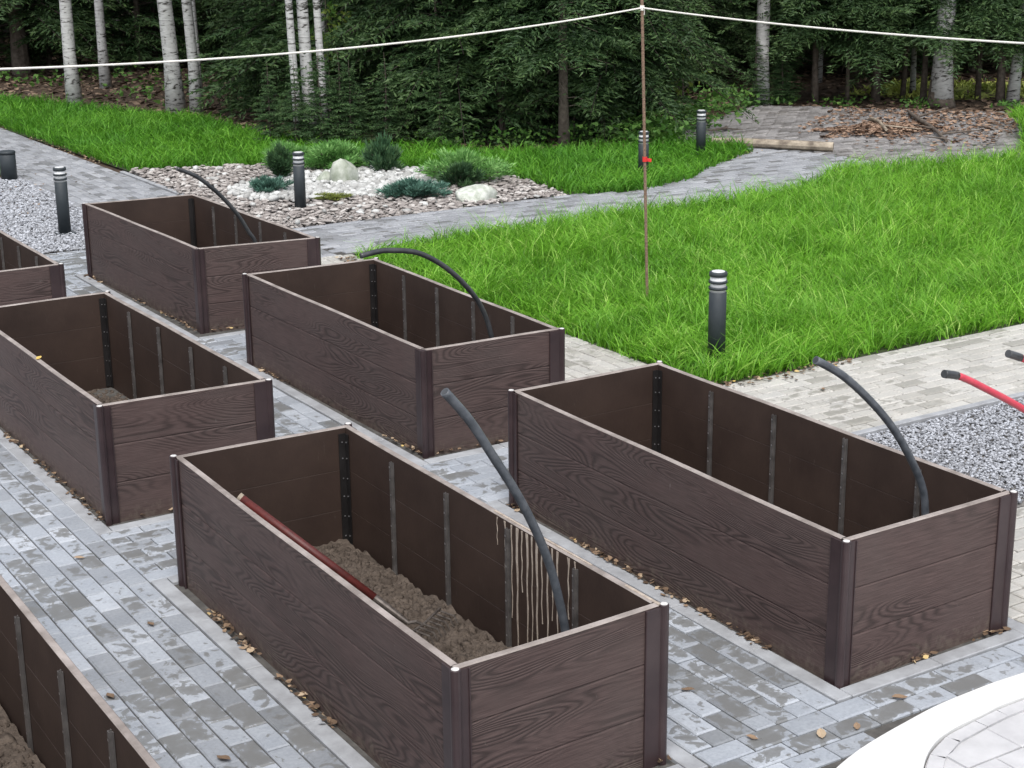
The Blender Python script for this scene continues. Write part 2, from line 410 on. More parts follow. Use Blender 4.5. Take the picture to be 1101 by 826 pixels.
sheet('gravel_bed', GRAVR, -.022, M['gravelbed']); sheet('left_gravel_bed', GRAVL, -.022, M['gravelbed'])
sheet('paving_bed', [(-3,1.5),(9.6,1.5),(9.6,5.22),(5.3,5.22),(5.3,6.55),(16,6.55),(16,7.72),(6.42,7.78),(6.30,12.7),(6.24,14.1),(6.22,18.4),(6.1,30),(5.05,30),(5.1,14.28),(-3,14.28)], -.012, M['joint'])
sheet('path_bed', PATH, -.0135, M['joint']); sheet('patio_bed', PATIO, -.015, M['joint'])
def fu(f, u): return (f*(.5326+.8447*u), f*(.8464-.5351*u))
CLEAR = [fu(26.2,.20),fu(25.3,.25),fu(25.0,.37),fu(27.6,.37),fu(27.9,.24)]
sheet('clearing', CLEAR, -.03, M['meadow'])

# ------------------------------------------------------------------ planters (top corners: L back-left, B back-right, F front-left, R front-right)
BOX = {
 'A': dict(F=(2.386,4.150), R=(3.244,4.185), B=(3.263,6.643), L=(2.410,6.66), label='brown planter with pale drips down its inside wall and a red handled rake inside'),
 'B': dict(F=(4.185,4.262), R=(5.126,4.281), B=(5.127,6.676), L=(4.200,6.672), label='brown plank planter nearest the white kerb, beside the grey gravel'),
 'C': dict(F=(4.209,7.600), R=(5.090,7.557), B=(5.120,9.884), L=(4.175,9.940), label='brown planter in the middle row by the lawn, its black pipe bent right over'),
 'D': dict(F=(2.384,7.590), R=(3.260,7.548), B=(3.240,9.971), L=(2.375,9.98), label='brown plank planter with a yellow leaf on its rim, left of the middle one'),
 'E': dict(F=(4.221,10.900), R=(5.106,10.780), B=(5.073,13.080), L=(4.155,13.18), label='brown plank planter farthest back, in front of the pebble garden'),
 'F': dict(F=(2.380,10.97), R=(3.255,10.971), B=(3.262,13.20), L=(2.380,13.25), label='brown plank planter cut off by the left edge beside the gravel'),
 'G': dict(F=(.480,3.92), R=(1.368,3.92), B=(1.385,6.42), L=(.490,6.42), label='brown plank planter in the bottom left corner with dark soil inside'),
}
TH = .028
def wall_mesh(name, p, q, out, parent, bottom_rough=True):
    """plank wall from p to q (2D, outer face line), out = outward unit normal, three planks with grooves"""
    p = Vector((p[0],p[1])); q = Vector((q[0],q[1])); d = (q-p); Ln = d.length; d /= Ln
    n = Vector(out)
    g = .004; prof = []
    for k in range(3):
        z0, z1 = -.03 if k == 0 else k*.2+.003, (k+1)*.2-.003 if k < 2 else H-.003
        prof += [(-g, z0-.003) if k else (0, -.03), (0, z0+.003) if k else (0,-.02), (0, z1)]
    outer = [(0,-.03)]
    for k in (1,2): outer += [(0,k*.2-.009),(-.002,k*.2-.004),(-.005,k*.2-.002),(-.005,k*.2+.0005),(0,k*.2+.003)]
    outer += [(0,H-.004),(-.004,H)]
    inner = [(-TH+.004,H),(-TH,H-.004),(-TH,.402),(-TH+.002,.400),(-TH,.398),(-TH,.202),(-TH+.002,.2),(-TH,.198),(-TH,-.03)]
    pr = outer+inner; m = MB(); k0 = random.random()*7
    nseg = max(2, int(Ln/.12)); vs = []
    # slight bow and rim unevenness, like real sheet walls
    for i in range(nseg+1):
        s = Ln*i/nseg; bow = .004*math.sin(PI*i/nseg)*math.sin(k0*3)
        for (a, z) in pr:
            P = p + d*s + n*(a+bow*(z/H))
            vs.append((P.x, P.y, z + (.0015*math.sin(s*5+k0) if z > H-.01 else 0)))
    M_ = len(pr); io = len(outer)
    for i in range(nseg):
        for j in range(M_-1):
            a, b2, c, e = i*M_+j, (i+1)*M_+j, (i+1)*M_+j+1, i*M_+j+1
            s0, s1 = Ln*i/nseg+k0, Ln*(i+1)/nseg+k0; z0, z1 = pr[j][1], pr[j+1][1]
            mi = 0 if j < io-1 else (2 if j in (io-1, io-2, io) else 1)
            if j == io-2: mi = 2
            m.f.append((a,b2,c,e)); m.m.append(mi); m.t.append(.5)
            m.uv.append([(s0,z0),(s1,z0),(s1,z1),(s0,z1)])
    m.v = vs
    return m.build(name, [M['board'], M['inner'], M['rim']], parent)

def make_planter(key):
    B = BOX[key]; F, R, Bk, Lf = [Vector(B[k]) for k in 'FRBL']
    root = empty('planter_box', (F.x, F.y, 0)); tag(root, B['label'], 'planter', 'brown plank planters set out in rows on the paving')
    inv = Vector((-F.x, -F.y))
    c = [Vector((0,0)), R-F, Bk-F, Lf-F]      # F R B L, counter-clockwise
    for i in range(4):
        a, b = c[i], c[(i+1) % 4]; d = (b-a).normalized(); n = Vector((d.y, -d.x))
        ins = TH+.001 if i % 2 else 0.0
        wall_mesh('end_wall' if i % 2 == 0 else 'side_wall', a+d*ins, b-d*ins, n, root)
    # corner posts: round tube with two flat flanges clasping the walls
    for i in range(4):
        a = c[i]; dn = (c[(i+1)%4]-a).normalized(); dp = (c[(i-1)%4]-a).normalized()
        n1 = Vector((dn.y,-dn.x)); n2 = Vector((-dp.y, dp.x))   # outward normals of next wall and previous wall
        m = MB(); z0, z1 = -.03, H+.001
        def flange(o, d, n, w0, w1, t, zt=z1):
            q = [o+d*w0+n*.0015, o+d*w1+n*.0015, o+d*w1+n*t, o+d*(w1-.003)+n*(t+.002), o+d*w0+n*(t+.002)]
            vs = [(p.x,p.y,z0) for p in q]+[(p.x,p.y,zt) for p in q]; k = len(q)
            fs = [tuple(range(k))[::-1], tuple(range(k,2*k))]+[(j,(j+1)%k,k+(j+1)%k,k+j) for j in range(k)]
            m.add(vs, fs)
        flange(a, dn, n1, .012, .050, .006, z1-.008); flange(a, dn, n1, .044, .050, .010, z1-.009)
        flange(a, dp, n2, .012, .078, .008, z1-.008)
        ctr = a + (n1+n2)*.004
        m.lathe([(.0185,z0),(.0185,z1-.002),(.0155,z1)], 16, (ctr.x,ctr.y,0))
        # inner angle bracket
        ic = a - (n1+n2)*(TH+.003)
        for (d, nn) in ((dn, n1), (dp, n2)):
            q = [ic, ic+d*.035, ic+d*.035-nn*.004, ic-nn*.004]
            vs = [(p.x,p.y,.0) for p in q]+[(p.x,p.y,H-.03) for p in q]
            m.add(vs, [(0,1,5,4),(1,2,6,5),(2,3,7,6),(3,0,4,7),(4,5,6,7)], 1)
        if key in 'ABCD':
            for (d, nn) in ((dn, n1), (dp, n2)):
                for z in (.07,.17,.27,.36,.46,.54):
                    pp = ic+d*.020-nn*.006; m.lathe([(.0035,-.002),(.0035,.002)], 6, (pp.x,pp.y,z), 2)
        post = m.build('corner_post', [M['post'], M['bracket'], M['screw']], root)
        if not (key == 'C' and i == 0) and not (key == 'E' and i in (0,2)):
            k = MB(); k.lathe([(.0135,z1-.001),(.0135,z1+.0015),(.010,z1+.0028)], 16, (ctr.x,ctr.y,0)); k.build('post_cap', M['cap'], post)
    # inner steel straps on both long walls
    for i in (1, 3):
        a, b = c[i], c[(i+1)%4]; Ln = (b-a).length; d = (b-a)/Ln; n = Vector((d.y,-d.x))
        for k in range(1, 5):
            s = Ln*k/5+random.uniform(-.012,.012); o = a+d*s-n*(TH+.0015); m = MB(); zt = H-.028+random.uniform(-.012,.006)
            # hat-section strap
            q = [o-d*.014, o-d*.005, o-d*.005-n*.012, o+d*.005-n*.012, o+d*.005, o+d*.014]
            q2 = [x-n*.003 for x in (o-d*.014, o-d*.0075)]+[o-d*.0075-n*.0145, o+d*.0075-n*.0145]+[x-n*.003 for x in (o+d*.0075, o+d*.014)]
            ring = q+q2[::-1]; K = len(ring)
            vs = [(p.x,p.y,.0) for p in ring]+[(p.x,p.y,zt) for p in ring]
            m.add(vs, [(j,(j+1)%K,K+(j+1)%K,K+j) for j in range(K)]+[tuple(range(K,2*K))])
            for z in (.05,.12,.2,.27,.35,.42,.49,.55):
                pp = o-n*.0155+d*(.002 if z*100 % 2 else -.002)
                m.add([(pp.x-d.x*.0042,pp.y-d.y*.0042,z-.0042),(pp.x+d.x*.0042,pp.y+d.y*.0042,z-.0042),(pp.x+d.x*.0042,pp.y+d.y*.0042,z+.0042),(pp.x-d.x*.0042,pp.y-d.y*.0042,z+.0042)], [(0,1,2,3)], 1)
            m.build('wall_strap', [M['strap'], M['screw']], root)
    if key == 'A':   # dried drips down the inside of the right wall
        a, b = c[1], c[2]; d = (b-a).normalized(); n = Vector((d.y,-d.x)); m = MB()
        for s, wd, ln in [(.62,.006,.44),(.655,.004,.30),(.69,.009,.50),(.73,.006,.34),(.765,.010,.52),(.80,.005,.45),(.835,.009,.50),(.875,.005,.26),(.91,.011,.53),(.95,.005,.40),(1.0,.004,.22),(.545,.006,.25),(.50,.004,.14),(1.06,.003,.12)]:
            o = a+d*s-n*(TH+.0005); z = H-.01; pts = []
            for k in range(9):
                zz = z-ln*k/8; jj = .003*math.sin(k*1.7+s*40); w2 = wd*(1.15-.65*k/8)*(1.9 if k == 0 else 1.0)*(.75+.5*math.sin(k*2.3+s*90)**2)+.001*random.random()
                if k == 8: w2 *= 1.6
                pts.append((o+d*(jj-w2/2), o+d*(jj+w2/2), zz))
            for k in range(8):
                p1, p2, za = pts[k]; p3, p4, zb = pts[k+1]; t = .002
                v = [(p1.x,p1.y,za),(p2.x,p2.y,za),(p4.x,p4.y,zb),(p3.x,p3.y,zb)]
                v += [(x-n.x*t,y-n.y*t,zq) for x,y,zq in v]
                m.add(v, [(4,5,6,7),(0,1,5,4),(1,2,6,5),(3,0,4,7),(2,3,7,6)])
        # smeared plaster on the rim
        for s0, s1 in ((.42,1.10),(.0,.2)):
            o0 = a+d*s0-n*.006; o1 = a+d*s1-n*.020
            m.box(min(o0.x,o1.x),max(o0.x,o1.x),min(o0.y,o1.y),max(o0.y,o1.y),H-.001,H+.003)
        m.build('dried_drip', M['drip'], root)
    return root
for k in 'ABCDEFG': make_planter(k)

# soil inside planters (clods over a heaved surface), one bed each
ICO_V = None
def ico():
    t = (1+5**.5)/2
    v = np.array([(-1,t,0),(1,t,0),(-1,-t,0),(1,-t,0),(0,-1,t),(0,1,t),(0,-1,-t),(0,1,-t),(t,0,-1),(t,0,1),(-t,0,-1),(-t,0,1)], float)
    v /= np.linalg.norm(v[0])
    f = np.array([(0,11,5),(0,5,1),(0,1,7),(0,7,10),(0,10,11),(1,5,9),(5,11,4),(11,10,2),(10,7,6),(7,1,8),(3,9,4),(3,4,2),(3,2,6),(3,6,8),(3,8,9),(4,9,5),(2,4,11),(6,2,10),(8,6,7),(9,8,1)])
    return v, f
IV, IF = ico()
def subdiv(v, f):
    v = list(map(tuple, v)); cache = {}; nf = []
    def mid(a, b):
        k = (min(a,b), max(a,b))
        if k not in cache:
            p = (np.array(v[a])+np.array(v[b]))/2; p /= np.linalg.norm(p); v.append(tuple(p)); cache[k] = len(v)-1
        return cache[k]
    for a, b, c in f:
        x, y, z = mid(a,b), mid(b,c), mid(c,a); nf += [(a,x,z),(b,y,x),(c,z,y),(x,y,z)]
    return np.array(v), np.array(nf)
IV2, IF2 = subdiv(IV, IF); IV3, IF3 = subdiv(IV2, IF2)
def blobs(pos, size, V0, F0, jitter=.2, flat=(1,1,1), r=rng):
    """many stones: pos (n,3), size (n,)"""
    n = len(pos); k = len(V0)
    V = np.repeat(V0[None], n, 0)*(1+jitter*(r.random((n,k,1))-.5)*2)
    sc = (np.array(flat)[None]*(1+.5*(r.random((n,3))-.5)))*size[:,None]
    V = V*sc[:,None,:]
    a = r.random(n)*2*PI; c, s = np.cos(a)[:,None], np.sin(a)[:,None]
    X = V[:,:,0]*c-V[:,:,1]*s; Y = V[:,:,0]*s+V[:,:,1]*c; Z = V[:,:,2].copy()
    tl = (r.random((n,1))-.5)*.7; Z2 = Z*np.cos(tl)+X*np.sin(tl); X2 = X*np.cos(tl)-Z*np.sin(tl)
    V = np.stack([X2,Y,Z2], 2)+pos[:,None,:]
    F = (F0[None]+(np.arange(n)*k)[:,None,None]).reshape(-1,3)
    tone = np.repeat(r.random(n), len(F0))
    return V.reshape(-1,3), F, tone
def soil_z(key, x, y):
    base = {'A':.03,'B':-.02,'C':-.02,'D':-.035,'E':-.02,'F':-.02,'G':.03}[key]
    z = base+.035*(vnoise(x*2.1+3,y*2.1)-.3)+.03*vnoise(x*8,y*8)
    if key == 'A': z = z+.05*np.exp(-((x-2.62)**2/.06+(y-5.0)**2/.9))
    return z
for key in 'ABCDEFG':
    B = BOX[key]; x0 = max(B['F'][0],B['L'][0])+TH+.001; x1 = min(B['R'][0],B['B'][0])-TH-.001; y0 = max(B['F'][1],B['R'][1])+TH+.001; y1 = min(B['L'][1],B['B'][1])-TH-.001
    nx, ny = 40, 100
    gx, gy = np.meshgrid(np.linspace(x0,x1,nx), np.linspace(y0,y1,ny), indexing='ij')
    gz = soil_z(key, gx, gy)+.022*rng.random(gx.shape)
    V = np.stack([gx,gy,gz],2).reshape(-1,3); idx = np.arange(nx*ny).reshape(nx,ny)
    Q = np.stack([idx[:-1,:-1],idx[1:,:-1],idx[1:,1:],idx[:-1,1:]],2).reshape(-1,4)
    T = np.concatenate([Q[:,[0,1,2]],Q[:,[0,2,3]]])
    n = {'A':14000,'G':7000,'B':900,'D':2500}.get(key,600)
    px = rng.uniform(x0+.03,x1-.03,n); py = rng.uniform(y0+.03,y1-.03,n)
    sz = .004+.016*rng.random(n)**3
    bv, bf, _ = blobs(np.stack([px,py,soil_z(key,px,py)+.008],1), sz, IV, IF, .55)
    nb_ = {'A':90,'G':50}.get(key,12); px = rng.uniform(x0+.05,x1-.05,nb_); py = rng.uniform(y0+.05,y1-.05,nb_)
    b2, f2, _ = blobs(np.stack([px,py,soil_z(key,px,py)+.012],1), .013+.022*rng.random(nb_), IV2, IF2, .28, (1.2,.9,.7)); bf = np.concatenate([bf, f2+len(bv)]); bv = np.concatenate([bv,b2])
    o = np_mesh('soil', np.concatenate([V,bv]), np.concatenate([T,bf+len(V)]), M['soil'])
    tag(o, {'A':'lumpy grey brown soil in the drip stained planter with the rake','G':'dark clods of soil in the bottom left corner planter'}.get(key,'thin layer of soil on the floor of the planter'), 'soil', 'soil in the planters', 'stuff')

# ------------------------------------------------------------------ paving
pv = MB()
def over_box(x, y, mg=.105):
    for B in BOX.values():
        x0 = min(B['F'][0],B['L'][0])-mg; x1 = max(B['R'][0],B['B'][0])+mg; y0 = min(B['F'][1],B['R'][1])-.085; y1 = max(B['L'][1],B['B'][1])+mg
        if x0 < x < x1 and y0 < y < y1: return True
    return False
KO = [(2.75,3.1),(3.2,3.5),(3.73,3.785),(4.24,3.90),(4.58,3.925),(4.84,3.92),(5.5,3.88),(6.6,3.72),(8.5,3.2)]     # white kerb, outer edge
KI = [(3.80,3.2),(3.86,3.45),(3.98,3.615),(4.19,3.735),(4.47,3.775),(4.70,3.785),(5.5,3.75),(6.6,3.58),(8.5,3.05)]  # inner edge
def kerb_y(x):
    for (a, b), (c, d) in zip(KO, KO[1:]):
        if a <= x <= c: return b+(d-b)*(x-a)/(c-a)
    return -9
PMI = [0]
def block(b, cx, cy, w, l, gap=.006, z=0, tone=None, ang=0, bev=.006):
    t = tone if tone is not None else float(np.clip(.55+.19*random.gauss(0,1), .02, 1))
    if tone is None and random.random() < .09: t = random.uniform(0,.15)
    gap, bev = {0:(.006,.006),1:(.010,.006),2:(.012,.008),3:(.018,.010)}[PMI[0]]
    hx, hy = w/2-gap/2, l/2-gap/2; zz = z+random.uniform(-.0015,.0015); tx, ty = random.uniform(-.010,.010), random.uniform(-.010,.010)
    ca, sa = math.cos(ang+random.uniform(-.006,.006)), math.sin(ang)
    out = []
    for (dx, dy, dz) in [(-hx,-hy,-.03),(hx,-hy,-.03),(hx,hy,-.03),(-hx,hy,-.03),(-hx,-hy,-bev),(hx,-hy,-bev),(hx,hy,-bev),(-hx,hy,-bev),(-hx+bev,-hy+bev,0),(hx-bev,-hy+bev,0),(hx-bev,hy-bev,0),(-hx+bev,hy-bev,0)]:
        h = zz+dz+(tx*dx+ty*dy if dz > -.03 else 0)
        out.append((cx+dx*ca-dy*sa, cy+dx*sa+dy*ca, h))
    b.add(out, [(8,9,10,11)]+[(i,(i+1)%4,4+(i+1)%4,4+i) for i in range(4)]+[(4+i,4+(i+1)%4,8+(i+1)%4,8+i) for i in range(4)], PMI[0], t, [[(0,0),(1,0),(1,1),(0,1)]]+[[(0,0)]*4]*8)
def fill(x0, x1, y0, y1, along, test=None, PW=.100, PL=.203):
    """running bond of blocks in a rectangle, clipped to it; along = long direction"""
    if along == 'y': a0,a1,b0,b1 = x0,x1,y0,y1
    else: a0,a1,b0,b1 = y0,y1,x0,x1
    n = max(1, round((a1-a0)/PW)); pw = (a1-a0)/n
    for i in range(n):
        ca = a0+pw*(i+.5); off = (i % 2)*PL/2+random.uniform(-.01,.01)-PL
        k = b0+off
        while k < b1:
            s, e = max(k,b0), min(k+PL,b1); k += PL
            if e-s < .03: continue
            cb = (s+e)/2
            cx, cy = (ca,cb) if along == 'y' else (cb,ca)
            if test is not None and not test(cx,cy): continue
            if over_box(cx,cy): continue
            if along == 'y': block(pv, cx, cy, pw, e-s)
            else: block(pv, cx, cy, e-s, pw)
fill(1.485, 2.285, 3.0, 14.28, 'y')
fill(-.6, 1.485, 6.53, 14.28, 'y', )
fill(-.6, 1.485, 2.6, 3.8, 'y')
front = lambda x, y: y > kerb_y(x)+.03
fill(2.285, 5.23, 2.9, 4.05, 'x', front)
PMI[0] = 1
fill(5.23, 9.6, 3.0, 5.22, 'x', front)
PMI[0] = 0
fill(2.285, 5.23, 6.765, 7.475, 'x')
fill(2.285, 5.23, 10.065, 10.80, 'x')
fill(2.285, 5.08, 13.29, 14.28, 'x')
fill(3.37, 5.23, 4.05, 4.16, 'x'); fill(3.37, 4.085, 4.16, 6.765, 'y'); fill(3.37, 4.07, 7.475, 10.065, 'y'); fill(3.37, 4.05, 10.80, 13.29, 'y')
fill(5.23, 5.31, 5.22, 6.57, 'y')
PMI[0] = 1
fill(5.23, 16, 6.57, 7.74, 'x')
fill(5.21, 6.36, 7.74, 12.75, 'y')
PMI[0] = 2
fill(5.21, 6.24, 12.75, 14.28, 'y')
fill(5.08, 6.22, 14.28, 30, 'y')
fill(6.24, 13.95, 12.5, 16.2, 'x', lambda x,y: bool(inpoly([x],[y],PATH)[0]) and not bool(inpoly([x],[y],PATIO)[0]))
pat = lambda x,y: bool(inpoly([x],[y],PATIO)[0])
PMI[0] = 3
fill(12.5, 19, 12.8, 19.2, 'x', pat)
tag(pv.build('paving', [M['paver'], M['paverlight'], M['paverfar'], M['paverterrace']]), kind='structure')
# edging strips round each planter and along beds
eg = MB()
def strip(x0,x1,y0,y1,L_=.5):
    if x1-x0 > y1-y0:
        n = max(1, round((x1-x0)/L_)); s = (x1-x0)/n
        for i in range(n): eg.box(x0+i*s+.002, x0+(i+1)*s-.002, y0, y1, -.04, .004+random.uniform(-.001,.002), 0, .5, .004)
    else:
        n = max(1, round((y1-y0)/L_)); s = (y1-y0)/n
        for i in range(n): eg.box(x0, x1, y0+i*s+.002, y0+(i+1)*s-.002, -.04, .004+random.uniform(-.001,.002), 0, .5, .004)
for B in BOX.values():
    g0, g1 = .024, .098
    x0 = min(B['F'][0],B['L'][0]); x1 = max(B['R'][0],B['B'][0]); y0 = min(B['F'][1],B['R'][1]); y1 = max(B['L'][1],B['B'][1])
    strip(x0-g1,x0-g0,y0-g1,y1+g1); strip(x1+g0,x1+g1,y0-g1,y1+g1); strip(x0-g0+.003,x1+g0-.003,y0-g1,y0-g0); strip(x0-g0+.003,x1+g0-.003,y1+g0,y1+g1)
strip(5.32,9.6,6.525,6.575); strip(6.245,6.30,14.15,18.4)
for k in range(12): pass
tag(eg.build('paving_edging', M['edging']), kind='structure')
# white curved kerb and pale slabs inside it
kb = MB(); n = len(KO)
def dens(P, m=8):
    out = []
    for i in range(len(P)-1):
        p0 = P[max(i-1,0)]; p1 = P[i]; p2 = P[i+1]; p3 = P[min(i+2,len(P)-1)]
        for k in range(m):
            t = k/m; out.append(tuple(.5*((2*p1[j])+(-p0[j]+p2[j])*t+(2*p0[j]-5*p1[j]+4*p2[j]-p3[j])*t*t+(-p0[j]+3*p1[j]-3*p2[j]+p3[j])*t**3) for j in (0,1)))
    return out+[P[-1]]
KOd, KId = dens(KO), dens(KI); n = len(KOd); e = .008; vs = []
for (ox,oy),(ix,iy) in zip(KOd,KId):
    d = math.hypot(ix-ox,iy-oy); ux,uy = (ix-ox)/d,(iy-oy)/d
    vs += [(ox,oy,-.04),(ox,oy,.012),(ox+ux*e,oy+uy*e,.02),(ix-ux*e,iy-uy*e,.02),(ix,iy,.012),(ix,iy,-.04)]
kb.add(vs, [(i*6+j,i*6+j+1,(i+1)*6+j+1,(i+1)*6+j) for i in range(n-1) for j in range(5)])
tag(kb.build('white_kerb', M['whitekerb'], smooth=False), kind='structure')
sb = MB()
def ki_y(x):
    for (a,b),(c,d) in zip(KId,KId[1:]):
        if a <= x <= c: return b+(d-b)*(x-a)/(c-a)
    return -9
# border course following the kerb, then slabs in rows
for i in range(10, len(KId)-6, 5):
    a, b = KId[i], KId[i+5]; d = Vector((b[0]-a[0],b[1]-a[1])); Ln = d.length; d /= Ln; nn = Vector((d.y,-d.x)); A_ = Vector(a)+nn*.006; C_ = Vector(b)+nn*.006
    q = [A_+d*.003, C_-d*.003, C_-d*.003+nn*.055, A_+d*.003+nn*.055]
    sb.add([(p.x,p.y,-.03) for p in q]+[(p.x,p.y,.004) for p in q], [(7,6,5,4),(0,1,5,4),(1,2,6,5),(2,3,7,6),(3,0,4,7)], 0, .5)
for j in range(10):
    yy = 3.62-j*.172
    for i in range(-1,16):
        xx = 3.98+i*.277+(j%2)*.14
        ok = all(yy+sy*.08 < ki_y(xx+sx*.13)-.068 for sx in (-1,1) for sy in (-1,1))
        if ok: sb.box(xx-.135,xx+.135,yy-.083,yy+.083,-.03,.004+random.uniform(-.001,.001),0,random.random(),.004)
        else:   # cut slab: clip top edge to the curve
            x0_, x1_ = xx-.135, xx+.135; yb = yy-.083
            yt0, yt1 = min(yy+.083, ki_y(x0_)-.07), min(yy+.083, ki_y(x1_)-.07)
            if yt0 > yb+.02 and yt1 > yb+.02:
                sb.add([(x0_,yb,-.03),(x1_,yb,-.03),(x1_,yt1,-.03),(x0_,yt0,-.03),(x0_,yb,.003),(x1_,yb,.003),(x1_,yt1,.003),(x0_,yt0,.003)], [(4,5,6,7),(0,1,5,4),(1,2,6,5),(2,3,7,6),(3,0,4,7)])
sb.add([(x,y-.004,-.006) for x,y in KId]+[(8.5,1.8,-.006),(3.3,1.8,-.006)], [tuple(range(len(KId)+2))])
tag(sb.build('pale_paving', M['slab']), kind='structure')

# ------------------------------------------------------------------ grass
def blades(name, poly, dens_fn, hmin, hmax, wd, mat, label, edge_fall=True, seed=1, bbox=None):
    r = np.random.default_rng(seed)
    xs = [p[0] for p in poly]; ys = [p[1] for p in poly]
    x0,x1,y0,y1 = bbox or (min(xs),max(xs),min(ys),max(ys))
    dmax = dens_fn(None, None)
    n = int((x1-x0)*(y1-y0)*dmax)
    x = r.uniform(x0,x1,n); y = r.uniform(y0,y1,n)
    keep = inpoly(x,y,poly) & (r.random(n) < dens_fn(x,y)/dmax)
    # keep what could be seen
    fx = x*.5107+y*.8117; rx = x*.8447-y*.5351
    keep &= (np.abs(rx) < fx*.36+1.0) & (fx > 3)
    x, y = x[keep], y[keep]; n = len(x)
    # tufting: pull to clump centres
    cell = .075; cx = (np.floor(x/cell)+.5)*cell; cy = (np.floor(y/cell)+.5)*cell
    hsh = np.modf(np.abs(np.sin(cx*127.1+cy*311.7)*43758.5))[0]; hs2 = np.modf(np.abs(np.sin(cx*269.5+cy*183.3)*24634.6))[0]
    cx += (hsh-.5)*cell*.8; cy += (hs2-.5)*cell*.8
    x = x*.6+cx*.4; y = y*.6+cy*.4
    big = vnoise(x*1.3,y*1.3); med = vnoise(x*4.5+9,y*4.5)
    h = (hmin+(hmax-hmin)*r.random(n)**1.3)*(.65+.5*big+.25*med)*(.75+.5*hsh)
    head = 2*PI*vnoise(x*.9+5,y*.9)*1.6+3.6*(r.random(n)-.5)+(hs2-.5)*4.5
    lean = h*(.30+1.0*r.random(n)**.8)*(.55+.8*med)
    dx, dy = np.cos(head)*lean, np.sin(head)*lean
    fa = r.random(n)*PI; wx, wy = np.cos(fa)*wd/2, np.sin(fa)*wd/2
    wj = .6+.8*r.random(n); wx *= wj; wy *= wj
    z0 = lawn_h(x,y)-.015
    P = []
    for t, wf in ((0,1),(.4,1),(.75,.7),(1,0)):
        bx = x+dx*t**1.7; by = y+dy*t**1.7; bz = z0+h*(t-.42*t**2.4*np.clip(lean/h,0,1.4))
        if wf > 0: P += [np.stack([bx-wx*wf,by-wy*wf,bz],1), np.stack([bx+wx*wf,by+wy*wf,bz],1)]
        else: P += [np.stack([bx,by,bz],1)]
    V = np.stack(P,1)  # n,7,3
    o = (np.arange(n)*7)[:,None]
    F = np.concatenate([o+np.array([[0,1,3]]),o+np.array([[0,3,2]]),o+np.array([[2,3,5]]),o+np.array([[2,5,4]]),o+np.array([[4,5,6]])])
    tn = np.clip(.45+.22*r.standard_normal(n)+.35*(hsh-.5)+.3*(med-.5),0,1)
    tn[r.random(n) < .03] = 1.0
    ob = np_mesh(name, V.reshape(-1,3), F, mat, np.tile(tn,5))
    ob.data.polygons.foreach_set('use_smooth', np.ones(len(F),bool))
    return tag(ob, label, 'grass', kind='stuff')
def dl(x, y):
    if x is None: return 5000
    d = np.hypot(x,y); return np.clip(5000*(10/np.maximum(d,10))**1.9, 1100, 5000)
blades('grass', LAWN, dl, .09, .20, .0072, M['grass'], 'lush bright green uncut lawn beside the planters', seed=1, bbox=(6.3,17,7.6,15.5))
def dl2(x, y):
    if x is None: return 2200
    d = np.hypot(x,y); return np.clip(2200*(14/np.maximum(d,14))**1.3, 900, 2200)
blades('long_grass', LAWN, lambda x,y: 750 if x is None else 750*np.clip((11/np.maximum(np.hypot(x,y),11))**2,.2,1), .20, .33, .0048, M['grass'], 'long drooping stalks through the lawn', seed=9, bbox=(6.4,15,7.7,14))
blades('rough_grass', BACKLAWN, dl2, .10, .22, .010, M['tallgrass'], 'strip of tall green grass along the forest edge', seed=2)
blades('bank_grass', [(15.6,12.6),(20.5,12.6),(20.5,16.8),(18.3,15.65),(17.3,15.0),(16.35,14.0),(15.6,13.3)], dl2, .10, .20, .009, M['grass'], 'grassy bank at the right end of the brick terrace', seed=5)
blades('meadow_grass', CLEAR, lambda x,y: 240 if x is None else 240*np.clip(vnoise(x*1.7,y*1.7)*2.2-.5,.05,1), .05, .16, .03, M['meadow'], 'sunlit yellow green grass beyond the trees', seed=6)
blades('path_verge', [(4.2,18.9),(5.1,18.9),(5.0,30),(3.5,30)], lambda x,y: 800 if x is None else 800+0*x, .08, .18, .01, M['tallgrass'], 'green verge left of the far brick path', seed=8)

# ------------------------------------------------------------------ pebbles, gravel
def scatter(poly, n, seed):
    r = np.random.default_rng(seed); xs = [p[0] for p in poly]; ys = [p[1] for p in poly]
    x = r.uniform(min(xs),max(xs),n*3); y = r.uniform(min(ys),max(ys),n*3); k = inpoly(x,y,poly)
    return x[k][:n], y[k][:n], r
x, y, r = scatter(ROCK, 8200, 11)
wh = vnoise(x*1.1+20,y*1.1)
iswhite = (((x-7.9)**2/1.6+(y-16.0)**2/.7 < 1) | ((x-8.55)**2/.5+(y-16.0)**2/.4 < 1)) & (r.random(len(x)) < .7) | (r.random(len(x)) < .015)
pos = np.stack([x,y,-.008+.035*r.random(len(x))**2],1)
V, F, t = blobs(pos[~iswhite], .016+.024*r.random((~iswhite).sum())**1.8, IV2, IF2, .14, (1.35,.8,.36), r)
tag(np_mesh('pebbles', V, F, M['stone'], t**1.6, smooth=True), 'bed of grey and pinkish river pebbles around the shrubs', 'pebbles', kind='stuff')
V, F, t = blobs(pos[iswhite]+[0,0,.02], .020+.028*r.random(iswhite.sum()), IV2, IF2, .12, (1.2,.9,.65), r)
tag(np_mesh('white_pebbles', V, F, M['whitestone'], t, smooth=True), 'patch of white pebbles around the lichen boulder', 'pebbles', kind='stuff')
x, y, r = scatter([(5.7,5.27),(8.6,5.27),(8.6,6.5),(5.32,6.5),(5.32,5.6)], 24000, 12)
V, F, t = blobs(np.stack([x,y,-.012+.012*r.random(len(x))],1), .005+.007*r.random(len(x)), IV, IF, .25, (1.2,.8,.6), r)
